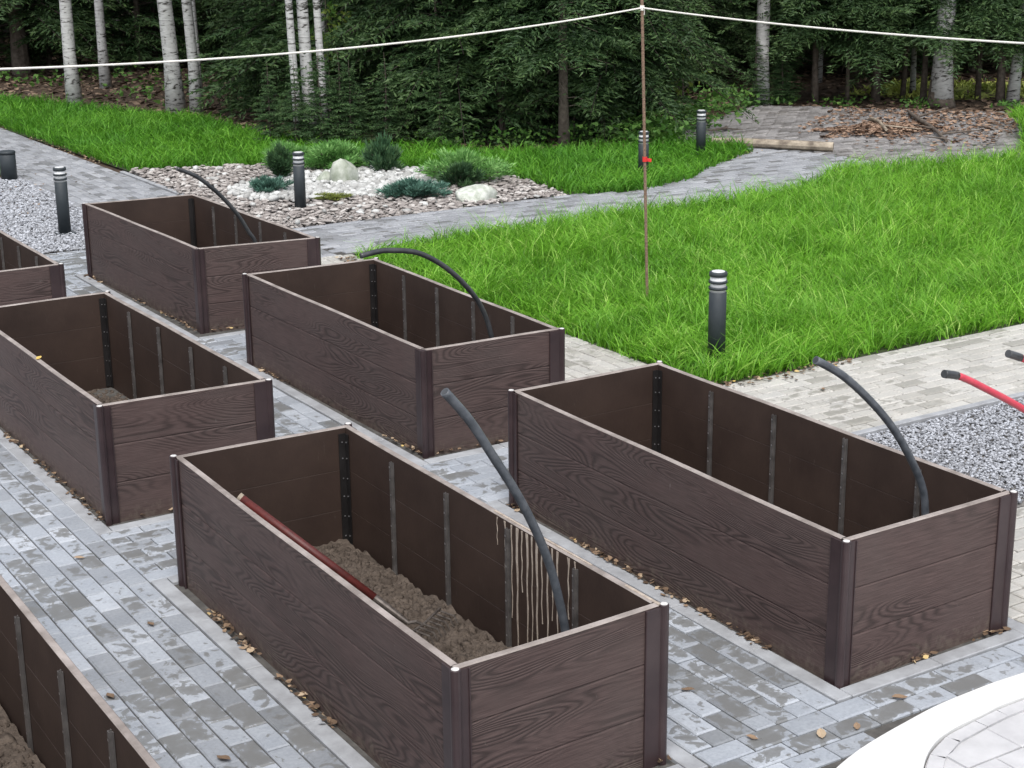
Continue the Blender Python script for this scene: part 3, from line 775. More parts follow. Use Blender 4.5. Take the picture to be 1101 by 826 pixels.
tag(np_mesh('gravel', V, F, M['chip'], t), 'grey crushed gravel right of the planters', 'gravel', kind='stuff')
x, y, r = scatter([(3.7,14.34),(5.07,14.34),(5.12,16.4),(5.18,18.75),(3.9,18.75)], 14000, 13)
V, F, t = blobs(np.stack([x,y,-.012+.016*r.random(len(x))],1), .008+.012*r.random(len(x)), IV, IF, .25, (1.2,.8,.6), r)
tag(np_mesh('left_gravel', V, F, M['chip'], t), 'bluish gravel bed around the bollard by the left path', 'gravel', kind='stuff')

def boulder(loc, sx, sy, sz, m, label, seed):
    r = np.random.default_rng(seed); v = IV3.copy()
    for _ in range(7):
        d = r.standard_normal(3); d /= np.linalg.norm(d); k = .62+.25*r.random(); s = v@d; v = v-np.outer(np.clip(s-k,0,None),d)
    v *= 1+.05*(r.random((len(v),1))-.5); v *= [sx,sy,sz]
    o = np_mesh('boulder', v, IF3, m, smooth=False); o.location = loc
    return tag(o, label, 'boulder')
boulder((8.0,16.12,.08), .17,.13,.23, M['boulder'], 'upright pointed lichen grey boulder among white pebbles', 3)
boulder((8.62,14.40,.03), .27,.17,.14, M['boulder2'], 'low white lumpy boulder by the brick path', 4)
boulder((7.82,16.25,.04), .10,.09,.10, M['boulder'], 'small grey stone beside the pointed boulder', 6)

# ------------------------------------------------------------------ leaves lying about
def leaf_cloud(name, x, y, z, size, mat, label, cat, seed, r0=None, kind='stuff'):
    r = np.random.default_rng(seed); n = len(x)
    prof = np.array([(-1,0,.12),(-.35,.5,.0),(.35,.45,.05),(1,0,.25),(.35,-.45,.05),(-.35,-.5,.0)])
    F0 = np.array([(0,1,5),(1,2,4),(1,4,5),(2,3,4)])
    V = np.repeat(prof[None],n,0)*(size*(.6+.8*r.random(n)))[:,None,None]
    V[:,:,2] *= (r.random((n,1))*3-1)
    a = r.random(n)*2*PI; tl = (r.random(n)-.5)*1.3
    X,Y,Z = V[:,:,0],V[:,:,1],V[:,:,2]
    Y2 = Y*np.cos(tl)[:,None]-Z*np.sin(tl)[:,None]; Z2 = Y*np.sin(tl)[:,None]+Z*np.cos(tl)[:,None]
    c,s = np.cos(a)[:,None],np.sin(a)[:,None]
    V = np.stack([X*c-Y2*s+x[:,None],X*s+Y2*c+y[:,None],Z2+z[:,None]+np.abs(np.sin(tl))[:,None]*size*.35],2)
    F = (F0[None]+(np.arange(n)*6)[:,None,None]).reshape(-1,3)
    o = np_mesh(name, V.reshape(-1,3), F, mat, np.repeat(r.random(n),4))
    return tag(o, label, cat, kind=kind)
lx, ly = [], []
def along(a, b, n, spread=.02):
    for _ in range(n):
        t = random.random()
        if vnoise(a[0]+t*7+b[1], a[1]*3+t*5) < .46: continue
        lx.append(a[0]+(b[0]-a[0])*t+random.gauss(0,spread)); ly.append(a[1]+(b[1]-a[1])*t+random.gauss(0,spread))
for key, nl in (('A',230),('B',230),('C',150),('D',170),('E',120),('F',60)):
    B = BOX[key]; along((B['F'][0]-.025,B['F'][1]),(B['L'][0]-.025,B['L'][1]),nl,.013)
    along((B['F'][0],B['F'][1]-.025),(B['R'][0],B['R'][1]-.025),nl//4,.012)
along((6.31,7.75),(6.22,12.6),700,.045); along((6.4,7.70),(13,7.70),900,.04); along((4.2,15.6),(5.1,18.6),160,.35); along((6.3,18.4),(6.15,26),500,.06); along((9.7,14.0),(13.2,15.3),260,.06); along((6.6,12.9),(12.5,13.2),200,.05)
lx, ly = np.array(lx), np.array(ly)
leaf_cloud('leaf_litter', lx, ly, np.full(len(lx),.010), .0155, M['leaf'], 'line of dry tan leaves blown against planters and lawn edges', 'leaves', 21)
# in the bottoms of the planters and on the lawn
x, y, r = scatter([(4.25,4.4),(5.05,4.4),(5.05,6.6),(4.25,6.6)], 120, 22)
leaf_cloud('planter_leaves', x, y, np.full(len(x),.06), .022, M['leaf'], 'dry leaves on the floor of the planter beside the gravel', 'leaves', 23)
# forest floor
fx_ = rng.uniform(4,34,52000); fy_ = rng.uniform(14,40,52000)
kk = ~inpoly(fx_,fy_,BACKLAWN) & ~inpoly(fx_,fy_,PATIO) & ~inpoly(fx_,fy_,ROCK) & ~inpoly(fx_,fy_,PATH) & (fx_ > 6.6) & ~inpoly(fx_,fy_,LAWN) & ((fx_*.5107+fy_*.8117) > 17) & (np.abs(fx_*.8447-fy_*.5351) < .36*(fx_*.5107+fy_*.8117))
leaf_cloud('forest_litter', fx_[kk], fy_[kk], np.full(kk.sum(),-.025), .055, M['leafbrown'], 'brown fallen leaves covering the forest floor', 'leaves', 24)
# heap + scatter on terrace
n = 1700; a = rng.random(n)*2*PI; rr = rng.random(n)**.62*(.8+.45*np.sin(a*3+1)**2)
hx = 15.75+rr*np.cos(a)*.95; hy = 15.75+rr*np.sin(a)*.55
leaf_cloud('leaf_heap', hx, hy, .01+.05*np.clip(1-rr,0,1), .035, M['leaforange'], 'orange brown heap of leaves on the brick terrace', 'leaves', 25)
x, y, r = scatter([(14.2,14.2),(15.4,13.7),(17.0,14.6),(18.5,15.9),(17.0,17.9),(14.6,16.4)], 3400, 26)
k = r.random(len(x)) < np.clip((x-14.6)/3,.06,1); leaf_cloud('terrace_leaves', x[k], y[k], np.full(k.sum(),.012), .033, M['leaforange'], 'thin scatter of brown leaves over the right of the terrace', 'leaves', 27)
# single leaves on the open paving and on rims
def one_leaf(x, y, z, s, rz, tone):
    m = MB(); pr = [(-1,0,.1),(-.6,.3,.06),(-.15,.5,.15),(.4,.38,.25),(1,0,.2),(.4,-.38,.3),(-.15,-.5,.2),(-.6,-.3,.1)]
    vs = [(a*s,b*s,c*s) for a,b,c in pr]+[(-.2*s,0,0),(.35*s,0,.05*s)]
    m.add(vs, [(0,1,8),(1,2,8),(2,9,8),(2,3,9),(3,4,9),(4,5,9),(5,6,9),(6,8,9),(6,7,8),(7,0,8)], 0, tone)
    m.add([(-1*s,0,.1*s),(-1.5*s,.04*s,.25*s),(-1.5*s,.0,.27*s)], [(0,1,2)], 0, .1)
    o = m.build('fallen_leaf', M['leaf'], loc=(x,y,z)); o.rotation_euler = (0,0,rz); return o
leafspots = [((1.93,5.05),'curled tan leaf on the blue grey paving right of the bottom left planter'),((1.75,5.75),None),((2.12,6.3),None),((3.62,4.12),None),((3.85,4.0),'tan leaf on the paving in front of the planter nearest the white kerb'),((3.66,4.55),None),((4.0,3.97),None),((3.55,5.3),None),((2.1,7.2),None),((1.9,8.1),None),((3.7,7.1),None),((5.6,7.1),None),((6.9,7.3),None),((4.3,4.05),None),((1.62,4.6),None)]
for (p, lb) in leafspots:
    tag(one_leaf(p[0],p[1],.006,.024+random.random()*.012,random.random()*6,random.uniform(.55,.95)), lb or 'small dry tan leaf lying alone on the grey paving', 'leaf', 'single leaves on the open paving')
tag(one_leaf(2.395,8.62,H+.004,.030,.9,1.0), 'yellow leaf on the rim of the left planter', 'leaf', 'single leaves on the open paving')

# ------------------------------------------------------------------ pipes
def spl(pts, m=6):
    out = []
    for i in range(len(pts)-1):
        p0 = pts[max(i-1,0)]; p1 = pts[i]; p2 = pts[i+1]; p3 = pts[min(i+2,len(pts)-1)]
        for k in range(m):
            t = k/m; out.append(tuple(.5*((2*p1[j])+(-p0[j]+p2[j])*t+(2*p0[j]-5*p1[j]+4*p2[j]-p3[j])*t*t+(-p0[j]+3*p1[j]-3*p2[j]+p3[j])*t**3) for j in range(3)))
    return out+[tuple(pts[-1])]
def pipe(pts, rad, mat, label, bore=True):
    pts = spl(pts); m = MB(); m.tube(pts, rad, 14, caps=True)
    # open end: dark bore
    p = Vector(pts[0]); d = (Vector(pts[0])-Vector(pts[1])).normalized()
    m.tube([p+d*.0005, p+d*.001], rad*.78, 14, 1)
    return tag(m.build('bent_pipe', [mat, M['hose']], smooth=False), label, 'pipe', 'bent pipes rising from the planters')
def smooth_sides(o):
    for p in o.data.polygons: p.use_smooth = len(p.vertices) == 4
HO = {
 'A': ([(2.597,4.55,1.403),(2.692,4.55,1.285),(2.782,4.55,1.141),(2.876,4.55,.986),(2.952,4.55,.837),(3.011,4.55,.692),(3.05,4.55,.556),(3.083,4.55,.40),(3.10,4.55,.2),(3.105,4.55,.02)], .0165, 'hosegrey','thick grey black pipe curving up out of the drip stained planter'),
 'B': ([(4.302,4.6,1.231),(4.445,4.6,1.147),(4.605,4.6,1.015),(4.746,4.6,.87),(4.866,4.6,.705),(4.943,4.6,.565),(4.971,4.6,.433),(4.99,4.6,.2),(4.995,4.6,.02)], .0165, 'hosegrey','dark grey pipe arching out of the planter beside the gravel'),
 'C': ([(4.05,8.0,1.085),(4.15,8.0,1.096),(4.239,8.0,1.094),(4.417,8.0,1.057),(4.597,8.0,.948),(4.75,8.0,.796),(4.842,8.0,.654),(4.897,8.0,.482),(4.93,8.0,.25),(4.935,8.0,.02)], .0155, 'hose','black pipe bent right over the middle planter against the lawn'),
 'E': ([(4.261,11.3,1.13),(4.413,11.3,1.054),(4.571,11.3,.915),(4.708,11.3,.748),(4.796,11.3,.597),(4.844,11.3,.506),(4.88,11.3,.25),(4.885,11.3,.02)], .0155, 'hose','thin black pipe arching out of the farthest planter'),
}
for k, (pts, rad, mt_, lb) in HO.items(): smooth_sides(pipe(pts, rad, M[mt_], lb))
def redpipe(pts, label):
    root = empty('red_pipe', pts[-1]); tag(root, label, 'pipe', 'red pipes at the right edge')
    loc = Vector(pts[-1]); P = [tuple(Vector(p)-loc) for p in spl(pts)]
    k = 5
    m = MB(); m.tube(P[k:], .0155, 14); o = m.build('pipe', M['red'], root); smooth_sides(o)
    m = MB(); m.tube(P[:k+1], .0175, 14); o = m.build('end_sleeve', M['hose'], root); smooth_sides(o)
redpipe([(5.026,4.6,1.056),(5.128,4.6,1.027),(5.288,4.6,.947),(5.541,4.6,.81),(5.933,4.6,.564),(6.25,4.6,.26),(6.42,4.6,.0)], 'lower red pipe with a black end, coming in from the right edge over the gravel')
redpipe([(5.411,4.6,1.084),(5.515,4.6,1.043),(5.70,4.6,.95),(6.1,4.6,.66),(6.5,4.6,.25),(6.65,4.6,.0)], 'upper red pipe with a black end, only its tip in view above the lower one')

# ------------------------------------------------------------------ rake
rk = empty('rake', (2.44,5.98,0)); tag(rk, 'rake with a dark red handle leaning inside the drip stained planter', 'rake')
ofs = Vector((2.44,5.98,0))
def rl(p): return tuple(Vector(p)-ofs)
h0, h1 = Vector((2.452,6.02,.600)), Vector((2.93,5.48,.12))
m = MB(); m.tube([rl(h0), rl(h0.lerp(h1,.80))], [.0185,.0185], 14); o = m.build('handle', M['redwood'], rk); smooth_sides(o)
m = MB(); m.tube([rl(h0+(h0-h1).normalized()*.012), rl(h0-(h0-h1).normalized()*.004)], .0188, 14); m.build('handle_cap', M['log'], rk)
m = MB(); m.tube([rl(h0.lerp(h1,.79)), rl(h0.lerp(h1,.93)), rl(h1)], [.018,.015,.010], 12); m.build('socket', M['rakemetal'], rk)
m = MB(); hd = Vector((.80,.50,.0)).normalized(); ctr = Vector((2.99,5.46,.105)); 
m.tube([rl(h1), rl(h1.lerp(ctr,.5)+Vector((0,0,.01))), rl(ctr)], .007, 8)
m.tube([rl(ctr-hd*.15+Vector((0,0,.012))), rl(ctr), rl(ctr+hd*.15+Vector((0,0,.012)))], .006, 8)
for k in range(9):
    p = ctr+hd*(-.145+k*.036)+Vector((0,0,.004)); q = p+Vector((.035,-.062,-.01)); q2 = q+Vector((.008,-.016,-.03))
    m.tube([rl(p), rl(q), rl(q2)], [.0042,.004,.0025], 6)
m.build('rake_head', M['rakemetal'], rk)

# ------------------------------------------------------------------ bollards
def make_bollard(x, y, h, label):
    root = empty('bollard_light', (x,y,0)); tag(root, label, 'bollard', 'dark bollard lights along the beds and paths')
    r0 = .058; hb = h-.135
    m = MB(); m.lathe([(r0,.006),(r0,hb-.003),(r0-.003,hb)], 28); o = m.build('post', M['bollard'], root); smooth_sides(o)
    m = MB(); m.box(-.085,.085,-.085,.085,-.01,.006,0,.5,.003); m.build('base_plate', M['bollard'], root)
    m = MB(); m.lathe([(.053,hb-.002),(.053,h-.02)], 24); o = m.build('diffuser', M['diffuser'], root); smooth_sides(o)
    for k in range(2):
        z = hb+.026+k*.042; m = MB(); m.lathe([(.054,z-.004),(.062,z-.008),(.062,z+.008),(.054,z+.010)], 28); o = m.build('louvre_ring', M['bollard'], root); smooth_sides(o)
    m = MB(); m.lathe([(.054,h-.030),(.060,h-.029),(.060,h-.006),(.055,h)], 28); o = m.build('cap', M['bollard'], root); smooth_sides(o)
    m = MB(); m.lathe([(.044,h+.0005),(.042,h+.003)], 24); m.build('cap_disc', M['diffuser'], root)
    return root
make_bollard(6.74,8.16,.625,'dark bollard light standing in the near edge of the lawn')
make_bollard(4.567,15.15,.62,'dark bollard light on the bluish gravel by the left path')
make_bollard(6.938,15.0,.57,'dark bollard light standing among the river pebbles')
make_bollard(10.93,14.58,.50,'dark bollard light in the rough grass behind the rusty rod')
make_bollard(12.51,15.54,.52,'dark bollard light in the grass beside the brick terrace')
m = MB(); m.lathe([(.090,-.01),(.090,.275),(.084,.282)], 28); root = empty('bollard', (5.04,18.64,0)); tag(root, 'short plain dark stub bollard at the left edge by the path', 'bollard')
o = m.build('post', M['bollard'], root); smooth_sides(o); m = MB(); m.lathe([(.093,.284),(.093,.310),(.085,.316)], 28); o = m.build('cap', M['bollard'], root); smooth_sides(o)

# ------------------------------------------------------------------ rod and rope
RODX, RODY = 7.40, 9.80
rt = empty('steel_rod', (RODX,RODY,0)); tag(rt, 'thin rusty steel rod standing in the lawn holding up the rope', 'rod')
top = Vector((-.075,.045,2.9))
m = MB(); pts = [top*t for t in (0,.2,.4,.6,.8,1)]
m.tube(pts, .0115, 10)
for k in range(95): # ribs of the bar
    c = top*((k+.5)/95); m.tube([c-top*.0012, c+top*.0012], .0128, 8)
m.build('bar', M['rust'], rt)
# tape mark
c = top*(1.10/2.9); m = MB(); m.tube([c-Vector((0,0,.018)), c+Vector((0,0,.018))], .018, 10); m.add([(c.x+.01,c.y,c.z+.01),(c.x+.05,c.y-.02,c.z-.0),(c.x+.045,c.y-.02,c.z-.025),(c.x+.01,c.y,c.z-.015)],[(0,1,2,3)]); m.build('tape', M['redtape'], rt)
K = Vector((RODX,RODY,0))+top*(2.206/2.9)
def rope_pts(a, b, sag, n=30):
    a, b = Vector(a), Vector(b); return [tuple(a.lerp(b,i/n)-Vector((0,0,sag*4*(i/n)*(1-i/n)))) for i in range(n+1)]
m = MB()
LE = (1.95,8.48,2.19); RE = (7.44,5.55,2.19)
m.tube(rope_pts(LE, K, .085), .0060, 8); m.tube(rope_pts(K, RE, .035), .0060, 8)
m.tube([K-Vector((0,0,.018)), K+Vector((0,0,.018))], .017, 10); m.tube([K+Vector((.01,0,-.01)), K+Vector((.016,0,-.012)), K+Vector((.018,0,-.05))], .006, 6)
tag(m.build('rope', M['rope']), 'white rope strung across the garden from the rusty rod', 'rope')
for (p, lb) in ((LE,'rusty rod holding the left end of the rope'),(RE,'rusty rod holding the right end of the rope')):
    m = MB(); m.tube([(p[0],p[1],-.03),(p[0],p[1],2.6)], .0095, 10); tag(m.build('steel_rod', M['rust']), lb, 'rod')

# ------------------------------------------------------------------ log and sticks on the terrace
def bough(name, pts, rad, mat, label, cat='stick', twigs=()):
    loc = Vector(pts[0]); m = MB(); P = spl([tuple(Vector(p)-loc) for p in pts], 4)
    rr = list(np.interp(np.linspace(0,1,len(P)), np.linspace(0,1,len(rad)), rad))
    P = [(a+random.gauss(0,.004),b+random.gauss(0,.004),c) for a,b,c in P]
    m.tube(P, rr, 10)
    for (a,b,r0) in twigs: m.tube([tuple(Vector(a)-loc), tuple(Vector(b)-loc)], [r0,r0*.4], 6)
    return tag(m.build(name, mat, loc=loc), label, cat)
bough('log', [(13.02,15.95,.055),(13.35,15.5,.06),(13.65,15.05,.06),(13.90,14.72,.055)], [.050,.056,.058,.060], M['log'], 'pale peeled log lying across the end of the brick path', 'log')
bough('branch', [(16.25,16.5,.03),(15.9,16.0,.08),(15.5,15.45,.06)], [.028,.024,.02], M['log'], 'pale stick lying on the leaf heap', 'branch', [((15.7,15.7,.07),(16.0,15.3,.04),.015)])
bough('branch', [(17.27,16.8,.03),(16.7,16.1,.06),(16.1,15.2,.05),(15.5,14.4,.03)], [.022,.03,.026,.02], M['bark'], 'long dark crooked branch across the right of the terrace', 'branch', [((16.7,16.1,.06),(17.1,15.9,.18),.02),((16.1,15.2,.05),(15.7,15.2,.14),.018),((15.8,14.8,.05),(16.2,14.5,.10),.018),((15.6,14.5,.04),(15.3,14.6,.08),.015)])
bough('branch', [(14.2,17.1,.02),(14.0,16.9,.04),(13.75,16.9,.03)], [.02,.02,.012], M['bark'], 'small dark twig bundle on the left of the terrace', 'branch', [((14,16.9,.04),(14.15,16.7,.03),.012)])

# ------------------------------------------------------------------ conifers
def tufts(P, D, size, r, wide=.42):
    """triangular needle tufts at P pointing along D"""
    n = len(P); U = r.standard_normal((n,3)); U -= D*np.sum(U*D,1,keepdims=True); U /= np.linalg.norm(U,axis=1,keepdims=True)+1e-9
    s = size[:,None] if hasattr(size,'__len__') else size
    a = P-U*s*wide*.5; b = P+U*s*wide*.5; c = P+D*s
    d = P-D*s*.25
    V = np.stack([d,a,c,b],1).reshape(-1,3); o = (np.arange(n)*4)[:,None]
    F = np.concatenate([o+np.array([[0,1,2]]), o+np.array([[0,2,3]])])
    return V, F
def spruce_mesh(seed, Ht, z0, Lmax, fine_to=3.2, dense=1.0, droop=.25):
    """returns foliage V,F,tone and list of branch sticks"""
    r = np.random.default_rng(seed); PP, DD, SS, TT = [], [], [], []; sticks = []
    z = z0
    while z < Ht-.1:
        fine = z < fine_to
        nb = int((6 if fine else 5)*dense)+r.integers(0,3)
        for _ in range(nb):
            a = r.random()*2*PI; zz = z+r.uniform(-.06,.06)
            Lb = Lmax*(1-zz/Ht)**.75*r.uniform(.55,1.15)
            if zz < 1.2: Lb *= .75+.25*zz
            st = .042 if fine else .13
            rad = np.arange(.12*Lb+.05, Lb, st)
            if len(rad) < 2: continue
            sl = r.uniform(-.15,.25); dp = droop*r.uniform(.5,1.4)/max(Lb,.4)
            def pt(q): return np.stack([q*np.cos(a), q*np.sin(a), zz+sl*q-dp*q**2+.06*q**3/max(Lb,.5)**2],-1)
            sticks.append((pt(np.array([0.0]))[0], pt(np.array([Lb*.5]))[0], pt(np.array([Lb]))[0], .010+.010*Lb))
            for q in rad:
                c0 = pt(np.array([q]))[0]
                for sd in (-1,1):
                    if r.random() < .12: continue
                    tl = (.42*(Lb-q)+.07)*r.uniform(.6,1.2); tl = min(tl,.45)
                    ang = a+sd*r.uniform(.7,1.15)
                    ns = max(1,int(tl/(.034 if fine else .10)))
                    ts = (np.arange(ns)+.5)/ns*tl
                    hang = r.uniform(.1,.5)
                    pz = c0[2]-hang*ts*.5-.5*ts**2*hang
                    PP.append(np.stack([c0[0]+np.cos(ang)*ts, c0[1]+np.sin(ang)*ts, pz],1))
                    d = np.stack([np.full(ns,np.cos(ang)),np.full(ns,np.sin(ang)),-hang*.6-ts*.5],1)+r.normal(0,.38,(ns,3))
                    DD.append(d/np.linalg.norm(d,axis=1,keepdims=True))
                    SS.append(np.full(ns,(.062 if fine else .17))*r.uniform(.7,1.2,ns))
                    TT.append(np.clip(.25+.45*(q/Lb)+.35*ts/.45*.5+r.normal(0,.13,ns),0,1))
        z += (.15 if fine else .34)*r.uniform(.8,1.2)
    P = np.concatenate(PP); D = np.concatenate(DD); S = np.concatenate(SS); T = np.concatenate(TT)
    V, F = tufts(P,D,S,r,.34); return V, F, np.tile(T,2), sticks
def trunk_pts(Ht, r0, seed, lean=(0,0)):
    r = random.Random(seed); pts, rad = [], []
    for i in range(15):
        t = i/14; z = Ht*t-.1*(i == 0)
        pts.append((lean[0]*z+.02*math.sin(t*9+seed)*(1 if i else 0), lean[1]*z+.02*math.cos(t*7+seed), z)); rad.append(r0*(1-.85*t)+(r0*.35 if i == 0 else 0))
    return pts, rad
def make_spruce(seed, Ht, z0, Lmax, r0, mat, label, group, fine_to=3.2, dense=1, droop=.25, dead=0):
    root = empty('spruce_tree', (0,0,0)); tag(root, label, 'tree', group)
    V, F, T, st = spruce_mesh(seed, Ht, z0, Lmax, fine_to, dense, droop)
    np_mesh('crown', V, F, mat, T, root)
    m = MB(); p, rd = trunk_pts(Ht, r0, seed); m.tube(p, rd, 10)
    for a, b, c, r_b in st[:140]: m.tube([a,b,c], [r_b*.5,r_b*.3,.002], 4, caps=False, mi=1)
    rr = random.Random(seed)
    for k in range(dead):
        z = .25+rr.random()*1.9; a = rr.random()*2*PI; l = rr.uniform(.3,.9)
        m.tube([(0,0,z),(math.cos(a)*l*.5,math.sin(a)*l*.5,z+.02),(math.cos(a+.2)*l,math.sin(a+.2)*l,z-.12*l)], [.008,.006,.002], 4, caps=False)
    m.build('trunk', [M['bark'], M['twig']], root)
    return root
G1 = 'spruces standing close together along the forest edge'; G2 = 'tall dark spruces deeper in the forest'
L1 = 'bushy young spruce with boughs down to the grass at the forest edge'; L2 = 'tall dark spruce standing in the forest behind the edge trees'
young = [make_spruce(31,4.2,.12,1.25,.045,M['spruceyoung'],L1,G1,3.2,.9), make_spruce(32,5.5,.15,1.45,.055,M['spruce'],L1,G1,3.2,.95,.35), make_spruce(33,3.0,.1,1.0,.035,M['spruceyoung'],L1,G1,3.0,1.2,.2)]
tall = [make_spruce(41,10,.55,1.9,.10,M['spruce'],L2,G2,2.8,1.0,.45,14), make_spruce(42,9,.9,1.8,.085,M['spruce'],L2,G2,2.8,.9,.4,18)]
bare = [make_spruce(43,11,.62,1.9,.075,M['spruce'],L2,G2,2.6,.8,.5,30)]
used = set()
def put(proto, x, y, s=1.0, rz=None, label=None):
    if id(proto) in used: o = copy_tree(proto)
    else: o = proto; used.add(id(proto))
    o.location = (x,y,-.045); o.rotation_euler = (0,0,random.random()*6.28 if rz is None else rz); o.scale = (s*random.uniform(.9,1.1),)*2+(s,)
    if label: o['label'] = label
    return o
# front row along the edge: from the left birches round to the terrace
edge = [(9.9,22.0),(10.1,21.2),(11.0,20.6),(11.2,19.7),(11.1,18.75),(10.7,18.4),(11.3,18.1),(12.0,17.9),(12.7,17.6),(13.3,18.3),(13.9,19.4),(14.8,20.7),(15.8,21.4)]
R_ = random.Random(5)
for i, (x, y) in enumerate(edge):
    put(young[R_.choice([0,1,0,2])], x+R_.uniform(-.15,.15), y+R_.uniform(-.1,.2), R_.uniform(.85,1.2))
for i, (x, y) in enumerate([(10.4,22.4),(10.5,21.4),(10.7,20.4),(11.2,19.6),(12.0,19.0),(12.9,18.9),(13.8,19.9),(14.9,20.9),(15.9,21.4),(16.9,21.6),(11.4,20.9),(12.5,20.2),(13.2,20.7)]):
    put(young[R_.choice([1,1,0])], x+R_.uniform(-.2,.2), y+R_.uniform(-.2,.3), R_.uniform(1.0,1.35))
def inview(x, y, k=.36): f = x*.5107+y*.8117; return abs(x*.8447-y*.5351) < f*k+1.2
# deeper rows
cnt = 0
spots = []
for i in range(4000):
    x, y = R_.uniform(6,40), R_.uniform(14,48); f = x*.5107+y*.8117; s = x*.8447-y*.5351
    if f < 20.5 or f > 44 or not inview(x,y,.37): continue
    u = s/f
    if u < -.13 and f < 29.5: continue          # leaf strewn opening on the left
    if inpoly([x],[y],BACKLAWN)[0] or inpoly([x],[y],PATIO)[0]: continue
    if u > .15 and f < 31: 
        if f < 27.9: continue          # clearing beyond the terrace
    if u > .06 and u <= .19 and f < 26.8: continue
    if -.16 < u < -.06 and f < 23.5: continue
    md = 1.25 if f < 30 else 1.7
    if any((x-a)**2+(y-b)**2 < md*md for a,b in spots): continue
    spots.append((x,y))
    if u > .15 and f < 31: p = bare[0]
    elif f > 29: p = R_.choice([young[1],tall[0],tall[1],young[0]])
    else: p = R_.choice([tall[0],tall[1],tall[0],bare[0]])
    put(p, x, y, R_.uniform(.9,1.35) if f < 29 else R_.uniform(1.0,1.6)); cnt += 1
print('deep spruces', cnt)
# small young spruces at the skirts of the edge trees
for x, y, q in [(8.78,19.0,.40),(9.05,18.85,.44),(9.3,18.8,.42),(8.6,19.4,.36),(9.4,18.7,.38),(9.8,18.5,.40),(10.3,18.0,.36),(11.9,17.35,.36),(12.4,17.3,.33),(16.3,18.98,.36),(16.75,18.9,.30),(17.1,19.2,.4)]:
    put(young[2], x, y, q, label='small knee high young spruce at the skirt of the forest edge')
for pr in young+tall+bare:
    if id(pr) not in used: put(pr, 12, 21)
# bare grey spruce trunks at the edge
def pole_tree(x, y, r0, Ht, label, lean=(0,0), seed=1, mat='bark', name='spruce_tree', crown=True, cz=2.6):
    root = empty(name, (x,y,-.04)); tag(root, label, 'tree')
    m = MB(); p, rd = trunk_pts(Ht, r0, seed, lean); m.tube(p, rd, 14); rr = random.Random(seed)
    if mat == 'bark':
        for k in range(26):
            z = .5+rr.random()*2.2; a = rr.random()*2*PI; l = rr.uniform(.2,.8)
            m.tube([(lean[0]*z,lean[1]*z,z),(lean[0]*z+math.cos(a)*l*.5,lean[1]*z+math.sin(a)*l*.5,z+.04),(lean[0]*z+math.cos(a+.2)*l,lean[1]*z+math.sin(a+.2)*l,z-.05)], [.009,.006,.002], 4, caps=False)
    else:
        for k in range(9):
            z = 2.8+rr.random()*(Ht-3); a = rr.random()*2*PI; l = rr.uniform(.8,1.8)
            m.tube([(lean[0]*z,lean[1]*z,z),(lean[0]*z+math.cos(a)*l*.5,lean[1]*z+math.sin(a)*l*.5,z+.5),(lean[0]*z+math.cos(a)*l,lean[1]*z+math.sin(a)*l,z+.8)], [.025,.015,.005], 5, caps=False)
    o = m.build('trunk', M[mat], root); smooth_sides(o)
    if crown:
        if mat == 'bark':
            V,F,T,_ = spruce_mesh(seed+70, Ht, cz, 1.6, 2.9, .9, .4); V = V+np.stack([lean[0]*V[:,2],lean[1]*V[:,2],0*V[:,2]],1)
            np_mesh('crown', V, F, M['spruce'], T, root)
        else:
            r = np.random.default_rng(seed); n = 2600; c = r.standard_normal((n,3))*[.95,.95,1.6]; c += r.standard_normal((n//100,3)).repeat(100,0)*.5 if n//100*100 == n else 0
            c += [lean[0]*Ht*.72, lean[1]*Ht*.72, Ht*.72]; c = c[c[:,2] > 3.0]
            D = r.standard_normal((len(c),3)); D /= np.linalg.norm(D,axis=1,keepdims=True)
            V,F = tufts(c, D, np.full(len(c),.10), r, .7); np_mesh('crown', V, F, M['birchleaf'], np.tile(r.random(len(c)),2), root)
    return root
pole_tree(11.49,17.0,.062,9,'straight bare grey brown spruce trunk rising from the grass edge left of the rusty rod',(0.004,0),3,cz=1.3)
pole_tree(11.25,18.0,.025,5,'thin grey sapling trunk just left of the bare spruce trunk',(.01,0),4,cz=1.5)
for k_, (f_u, u_u, r_u) in enumerate([(25.0,.185,.05),(24.9,.205,.03),(25.2,.222,.06),(25.6,.238,.035),(24.9,.250,.045),(25.3,.283,.04),(24.8,.297,.06),(25.2,.315,.03),(25.0,.268,.025)]):
    a_, b_ = fu(f_u,u_u); pole_tree(a_, b_, r_u, 8, 'thin dark trunk among several in front of the bright clearing', (random.uniform(-.03,.03),0), 80+k_, cz=1.05)['group'] = 'thin dark trunks before the clearing'
